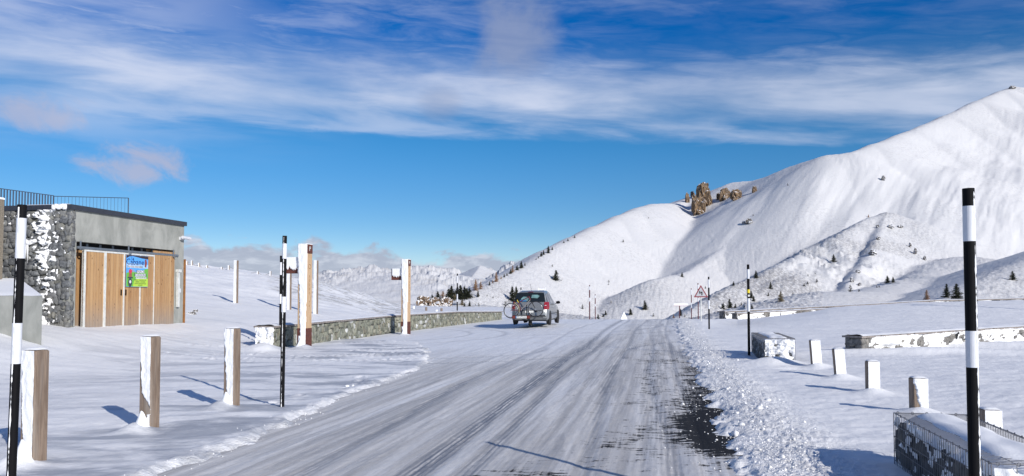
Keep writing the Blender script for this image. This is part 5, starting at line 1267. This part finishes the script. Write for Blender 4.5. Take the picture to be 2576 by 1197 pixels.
GC = 'brown crags on the mountain ridge'
crag_at(1771, 456, 516, 36, 'tallest brown rock tower on the mountain ridge', 11, group=GC, lean=.0)
crag_at(1757, 494, 537, 30, 'broken brown rock at the downhill foot of the tall tower', 22, group=GC, lean=.1)
crag_at(1747, 488, 533, 16, 'pointed dark rock left of the tower foot', 23, group=GC, lean=-.05)
crag_at(1756, 462, 492, 16, 'slanting brown rock joined behind the left of the tower', 25, group=GC, lean=.3)
crag_at(1728, 484, 508, 12, 'small separate brown rock left of the tall tower', 33, group=GC)
crag_at(1741, 480, 493, 10, 'lowest brown rock knob between tower and small left rock', 34, group=GC)
crag_at(1823, 472, 500, 26, 'hollowed brown crag right of the tall tower', 44, group=GC)
crag_at(1851, 474, 500, 24, 'rounded brown crag farthest right of the ridge group', 45, group=GC)
crag_at(1806, 484, 500, 9, 'little pointed rock between the tower and hollowed crag', 46, group=GC)
crag_at(1897, 468, 482, 12, 'small snowy rock on the ridge right of the brown crags', 47, group=GC)
GB = 'dark boulders on the snow slopes'
for k, (px, pt, pb, wp, lb) in enumerate([(2195, 624, 637, 20, 'large dark boulder on the left rib below the small peak'), (2209, 592, 600, 14, 'grey boulder midway down the small peak'), (2240, 562, 571, 20, 'rock ledge just under the top of the small peak'), (2263, 564, 570, 18, 'right-hand rock ledge under the small peak'), (2207, 563, 570, 9, 'small rock left of the ledge under the peak'), (2289, 606, 620, 9, 'upper dark rock in the band right of the small peak'), (2302, 620, 636, 11, 'longest dark rock in the band right of the small peak'), (2325, 640, 652, 9, 'lowest dark rock in the band right of the small peak'), (2142, 694, 706, 13, 'snow-capped boulder low on the gullied slope'), (2157, 675, 684, 15, 'layered rock halfway down the gullied slope'), (1884, 545, 560, 22, 'snowy rock knob on the shaded great slope'), (1870, 552, 561, 12, 'left half of the snowy rock knob group'), (2221, 438, 451, 12, 'lone snowy rock high on the great slope'), (2545, 213, 222, 20, 'rocky crown on the mountain summit'), (1537, 755, 759, 6, 'tiny dark stone on the bright slope right of the car'), (2162, 708, 716, 12, 'small snowy rock above the spreading pine')]):
    crag_at(px, pt, pb, wp, lb, 60+k, group=GB, name='boulder')
# brown outcrop behind the wall
for k, (px, pt, pb, wp, lb) in enumerate([(1062, 742, 772, 34, 'left brown and white rock of the outcrop behind the wall'), (1095, 748, 772, 34, 'middle brown rock with dark hole behind the wall'), (1122, 746, 770, 30, 'right brown rock of the outcrop beside the orange larch')]):
    p_ = at(px, pb, 150.); crag(px, pt, pb+3, wp, 150., lb, 90+k, group='brown outcrop behind the long wall')

# dark scree at the corner of the building
for k, (px, py, wp) in enumerate(((482, 790, 22), (492, 784, 14))):
    p = hit(px, py, 25., 60.); o = crag(px, py-7, py+3, wp, p.y, ['dark flat rock showing through snow behind the building corner', 'smaller dark rock right behind the building corner'][k], 120+k, group='rocks behind the building corner', name='boulder')

# ------------------------------------------------------------------ trees
def leaf_mat(name, c1, c2):
    def f(t, p):
        g = t.new('ShaderNodeNewGeometry'); r_ = g.outputs['Random Per Island']; Nz = t.sep(g.outputs['Normal'])[2]
        c = t.mix(r_, c1, c2); t.put(p, 'Base Color', c); p.inputs['Roughness'].default_value = .8; p.inputs['Specular IOR Level'].default_value = .15
    return mat(name, f)
M_PINE = leaf_mat('pine_needles', (.022, .028, .018), (.065, .070, .045)); M_LARCH = leaf_mat('larch_needles', (.28, .14, .055), (.50, .29, .14))
M_TAN = leaf_mat('tan_needles', (.17, .14, .09), (.34, .28, .17)); M_BARK = plain('bark', (.09, .065, .05), .9)
def make_tree(kind, seed):
    """unit-height tree; crown of drooping needle sprays on real limbs"""
    rn = random.Random(seed); tr, cr = MB(), MB(); bend = rn.uniform(-.02, .02)
    dens = {'pine': 1., 'larch': 1.0, 'tan': .8, 'bush': .8}[kind]; wid = {'pine': .25, 'larch': .27, 'tan': .24, 'bush': .42}[kind]
    tr.tube([(0, 0, -.06), (bend*.5, 0, .3), (bend, 0, .7), (bend, 0, .97)], [.026, .020, .012, .003], 7)
    nl = 26 if kind != 'bush' else 14
    for i in range(nl):
        z = .07+.88*(i/(nl-1))**.95; prof = (1-z)**.75*(1 if kind != 'bush' else .9)+.02
        if kind == 'pine': prof *= .75+.45*math.sin(i*2.1+seed)**2
        nb = max(3, int((9 if kind != 'larch' else 8)*(prof+.35)))
        for b in range(nb):
            a = rn.uniform(0, 2*math.pi); ln = wid*prof*rn.uniform(.6, 1.25)*(1.15 if math.sin(a*2+seed) > .3 else .85)
            up = rn.uniform(-.30, .15) if kind != 'bush' else rn.uniform(.1, .8)
            e_ = Vector((math.cos(a)*ln, math.sin(a)*ln, up*ln)); p0 = Vector((bend*z, 0, z))
            tr.tube([p0, p0+e_*.8], [.005*(1.1-z), .0015], 3, caps=False)
            ns = int((9+26*ln/wid)*dens)
            for s in range(ns):
                q_ = rn.uniform(.12, 1.05); c = p0+e_*q_+Vector((rn.gauss(0, .010), rn.gauss(0, .010), rn.gauss(0, .009)))
                sz = rn.uniform(.012, .028)*(1.1 if kind != 'larch' else .8); d1 = Vector((rn.gauss(0, 1), rn.gauss(0, 1), rn.gauss(0, .5))).normalized()*sz; d2 = Vector((rn.gauss(0, 1), rn.gauss(0, 1), rn.gauss(0, .6))).normalized()*sz*.6
                cr.add([c-d1, c+d2-d1*.2, c+d1, c-d2], [(0, 1, 2, 3)])
    t = empty('tree_proto'); 
    a = tr.build('trunk', M_BARK, t); b = cr.build('crown', {'pine': M_PINE, 'larch': M_LARCH, 'tan': M_TAN, 'bush': M_PINE}[kind], t); return t
PROT = {k: [make_tree(k, s) for s in range(n)] for k, n in (('pine', 4), ('larch', 3), ('tan', 2), ('bush', 2))}
TREES = [
 ('skyline', 'on the skyline of the left mountain ridge', [(1445,599,7,'pine'),(1428,607,7,'pine'),(1418,611,6,'pine'),(1379,637,19,'pine'),(1389,629,8,'pine'),(1367,641,12,'pine'),(1361,646,12,'pine'),(1354,650,6,'pine'),(1348,654,5,'pine'),(1320,668,8,'pine'),(1311,675,18,'pine'),(1300,680,13,'pine'),(1289,687,19,'larch'),(1284,689,12,'pine'),(1275,693,7,'pine'),(1268,697,9,'pine'),(1260,702,8,'larch'),(1248,709,25,'larch'),(1239,713,8,'larch'),(1231,718,10,'pine'),(1209,727,20,'larch'),(1196,731,29,'larch')]),
 ('clump', 'in the clump beyond the long stone wall', [(1087,756,16,'pine'),(1094,760,14,'larch'),(1101,757,25,'pine'),(1113,761,30,'larch'),(1122,757,18,'larch'),(1128,756,30,'pine'),(1136,751,33,'pine'),(1133,757,22,'larch'),(1143,755,20,'tan'),(1150,751,30,'pine'),(1157,752,36,'pine'),(1167,753,33,'pine'),(1174,751,27,'pine'),(1180,749,25,'pine'),(1161,754,24,'pine')]),
 ('lower left slope', 'on the low slope left of the car', [(1202,748,16,'pine'),(1162,768,18,'tan'),(1168,771,10,'pine'),(1181,771,14,'pine'),(1204,769,7,'bush'),(1196,768,5,'bush'),(1188,750,5,'bush'),(1288,758,38,'pine'),(1298,750,30,'pine'),(1270,770,12,'bush'),(1225,745,5,'bush'),(1240,750,5,'bush')]),
 ('cone', 'on the bright slope above and right of the car', [(1398,706,27,'pine'),(1389,671,6,'bush'),(1567,610,8,'bush'),(1531,712,7,'bush'),(1530,718,5,'bush'),(1465,778,13,'bush'),(1631,549,4,'bush')]),
 ('front rib', 'on the rib beyond the road crest', [(1504,804,15,'pine'),(1517,797,9,'pine'),(1523,793,11,'pine'),(1622,781,24,'pine'),(1586,792,16,'pine'),(1643,797,9,'bush'),(1715,697,13,'pine'),(1711,794,18,'pine'),(1694,800,10,'larch'),(1774,726,6,'pine'),(1584,784,8,'bush'),(1722,797,7,'bush'),(1720,780,5,'bush')]),
 ('spur', 'on the spur below the small peak', [(1901,700,20,'pine'),(1938,727,18,'pine'),(2097,664,20,'pine'),(1835,777,25,'pine'),(1818,778,17,'pine'),(1849,775,12,'pine'),(1845,719,11,'pine'),(1856,716,5,'bush'),(1889,751,19,'pine'),(1895,758,14,'pine'),(1891,777,12,'pine'),(1932,746,10,'pine'),(1964,760,27,'tan'),(2138,735,19,'bush'),(2022,720,8,'pine'),(2031,716,8,'pine'),(2054,711,10,'bush'),(2032,695,6,'bush'),(2160,734,8,'bush'),(1994,741,6,'pine'),(1785,771,6,'bush'),(1864,768,8,'pine'),(1872,774,7,'pine'),(2184,547,8,'larch'),(2050,690,5,'bush'),(1981,467,6,'bush'),(1894,544,5,'bush')]),
 ('right mounds', 'on the smooth mounds at the right', [(2232,712,19,'pine'),(2246,711,15,'pine'),(2331,759,31,'larch'),(2381,748,35,'pine'),(2406,756,43,'pine'),(2547,705,24,'pine'),(2205,724,7,'bush'),(2211,723,6,'bush')]),
]
NMS = {'pine': ('conifer_tree', 'dark green conifer', 'conifer'), 'larch': ('larch_tree', 'orange-brown larch', 'larch'), 'tan': ('larch_tree', 'pale yellow-brown larch', 'larch'), 'bush': ('mountain_pine', 'low dark bushy pine', 'bush')}
ordw = wrd+['fifteenth', 'sixteenth']
cnt = 0
for zone, where, lst in TREES:
    bykind = {}
    for it in sorted(lst): bykind.setdefault(it[3], []).append(it)
    for kind, its in bykind.items():
        nm, desc, cat = NMS[kind]; hm = max(i[2] for i in its)
        for k, (px, by, hp, _) in enumerate(its):
            p = hit(px, by, 62.)
            if zone == 'clump': p = at(px, by, 165.+(k % 3)*4)
            h = hp/F*p.y*1.04; pr = PROT[kind][cnt % len(PROT[kind])]; t = copy_tree(pr); t.name = nm; cnt += 1
            wf = {'pine': 1.6 if zone == 'clump' else 1.3, 'larch': 1.35 if zone == 'clump' else 1.15, 'tan': 1.15, 'bush': 1.1}[kind]*random.uniform(.9, 1.15)
            t.location = (p.x, p.y, p.z-.03*h); t.scale = (h*wf, h*wf, h); t.rotation_euler = (0, 0, random.uniform(0, 6.28))
            if len(its) == 1: lb = 'single '+desc+' '+where
            elif k == 0: lb = 'leftmost '+desc+' '+where
            elif k == len(its)-1: lb = 'rightmost '+desc+' '+where
            else: lb = '%s %s from left %s' % (ordw[k], desc.replace('low dark bushy', 'low bushy'), where)
            tag(t, lb, cat, 'scattered conifers and larches '+where)
for k in PROT:
    for t in PROT[k]:
        for c in list(t.children): bpy.data.objects.remove(c, do_unlink=True)
        bpy.data.objects.remove(t, do_unlink=True)
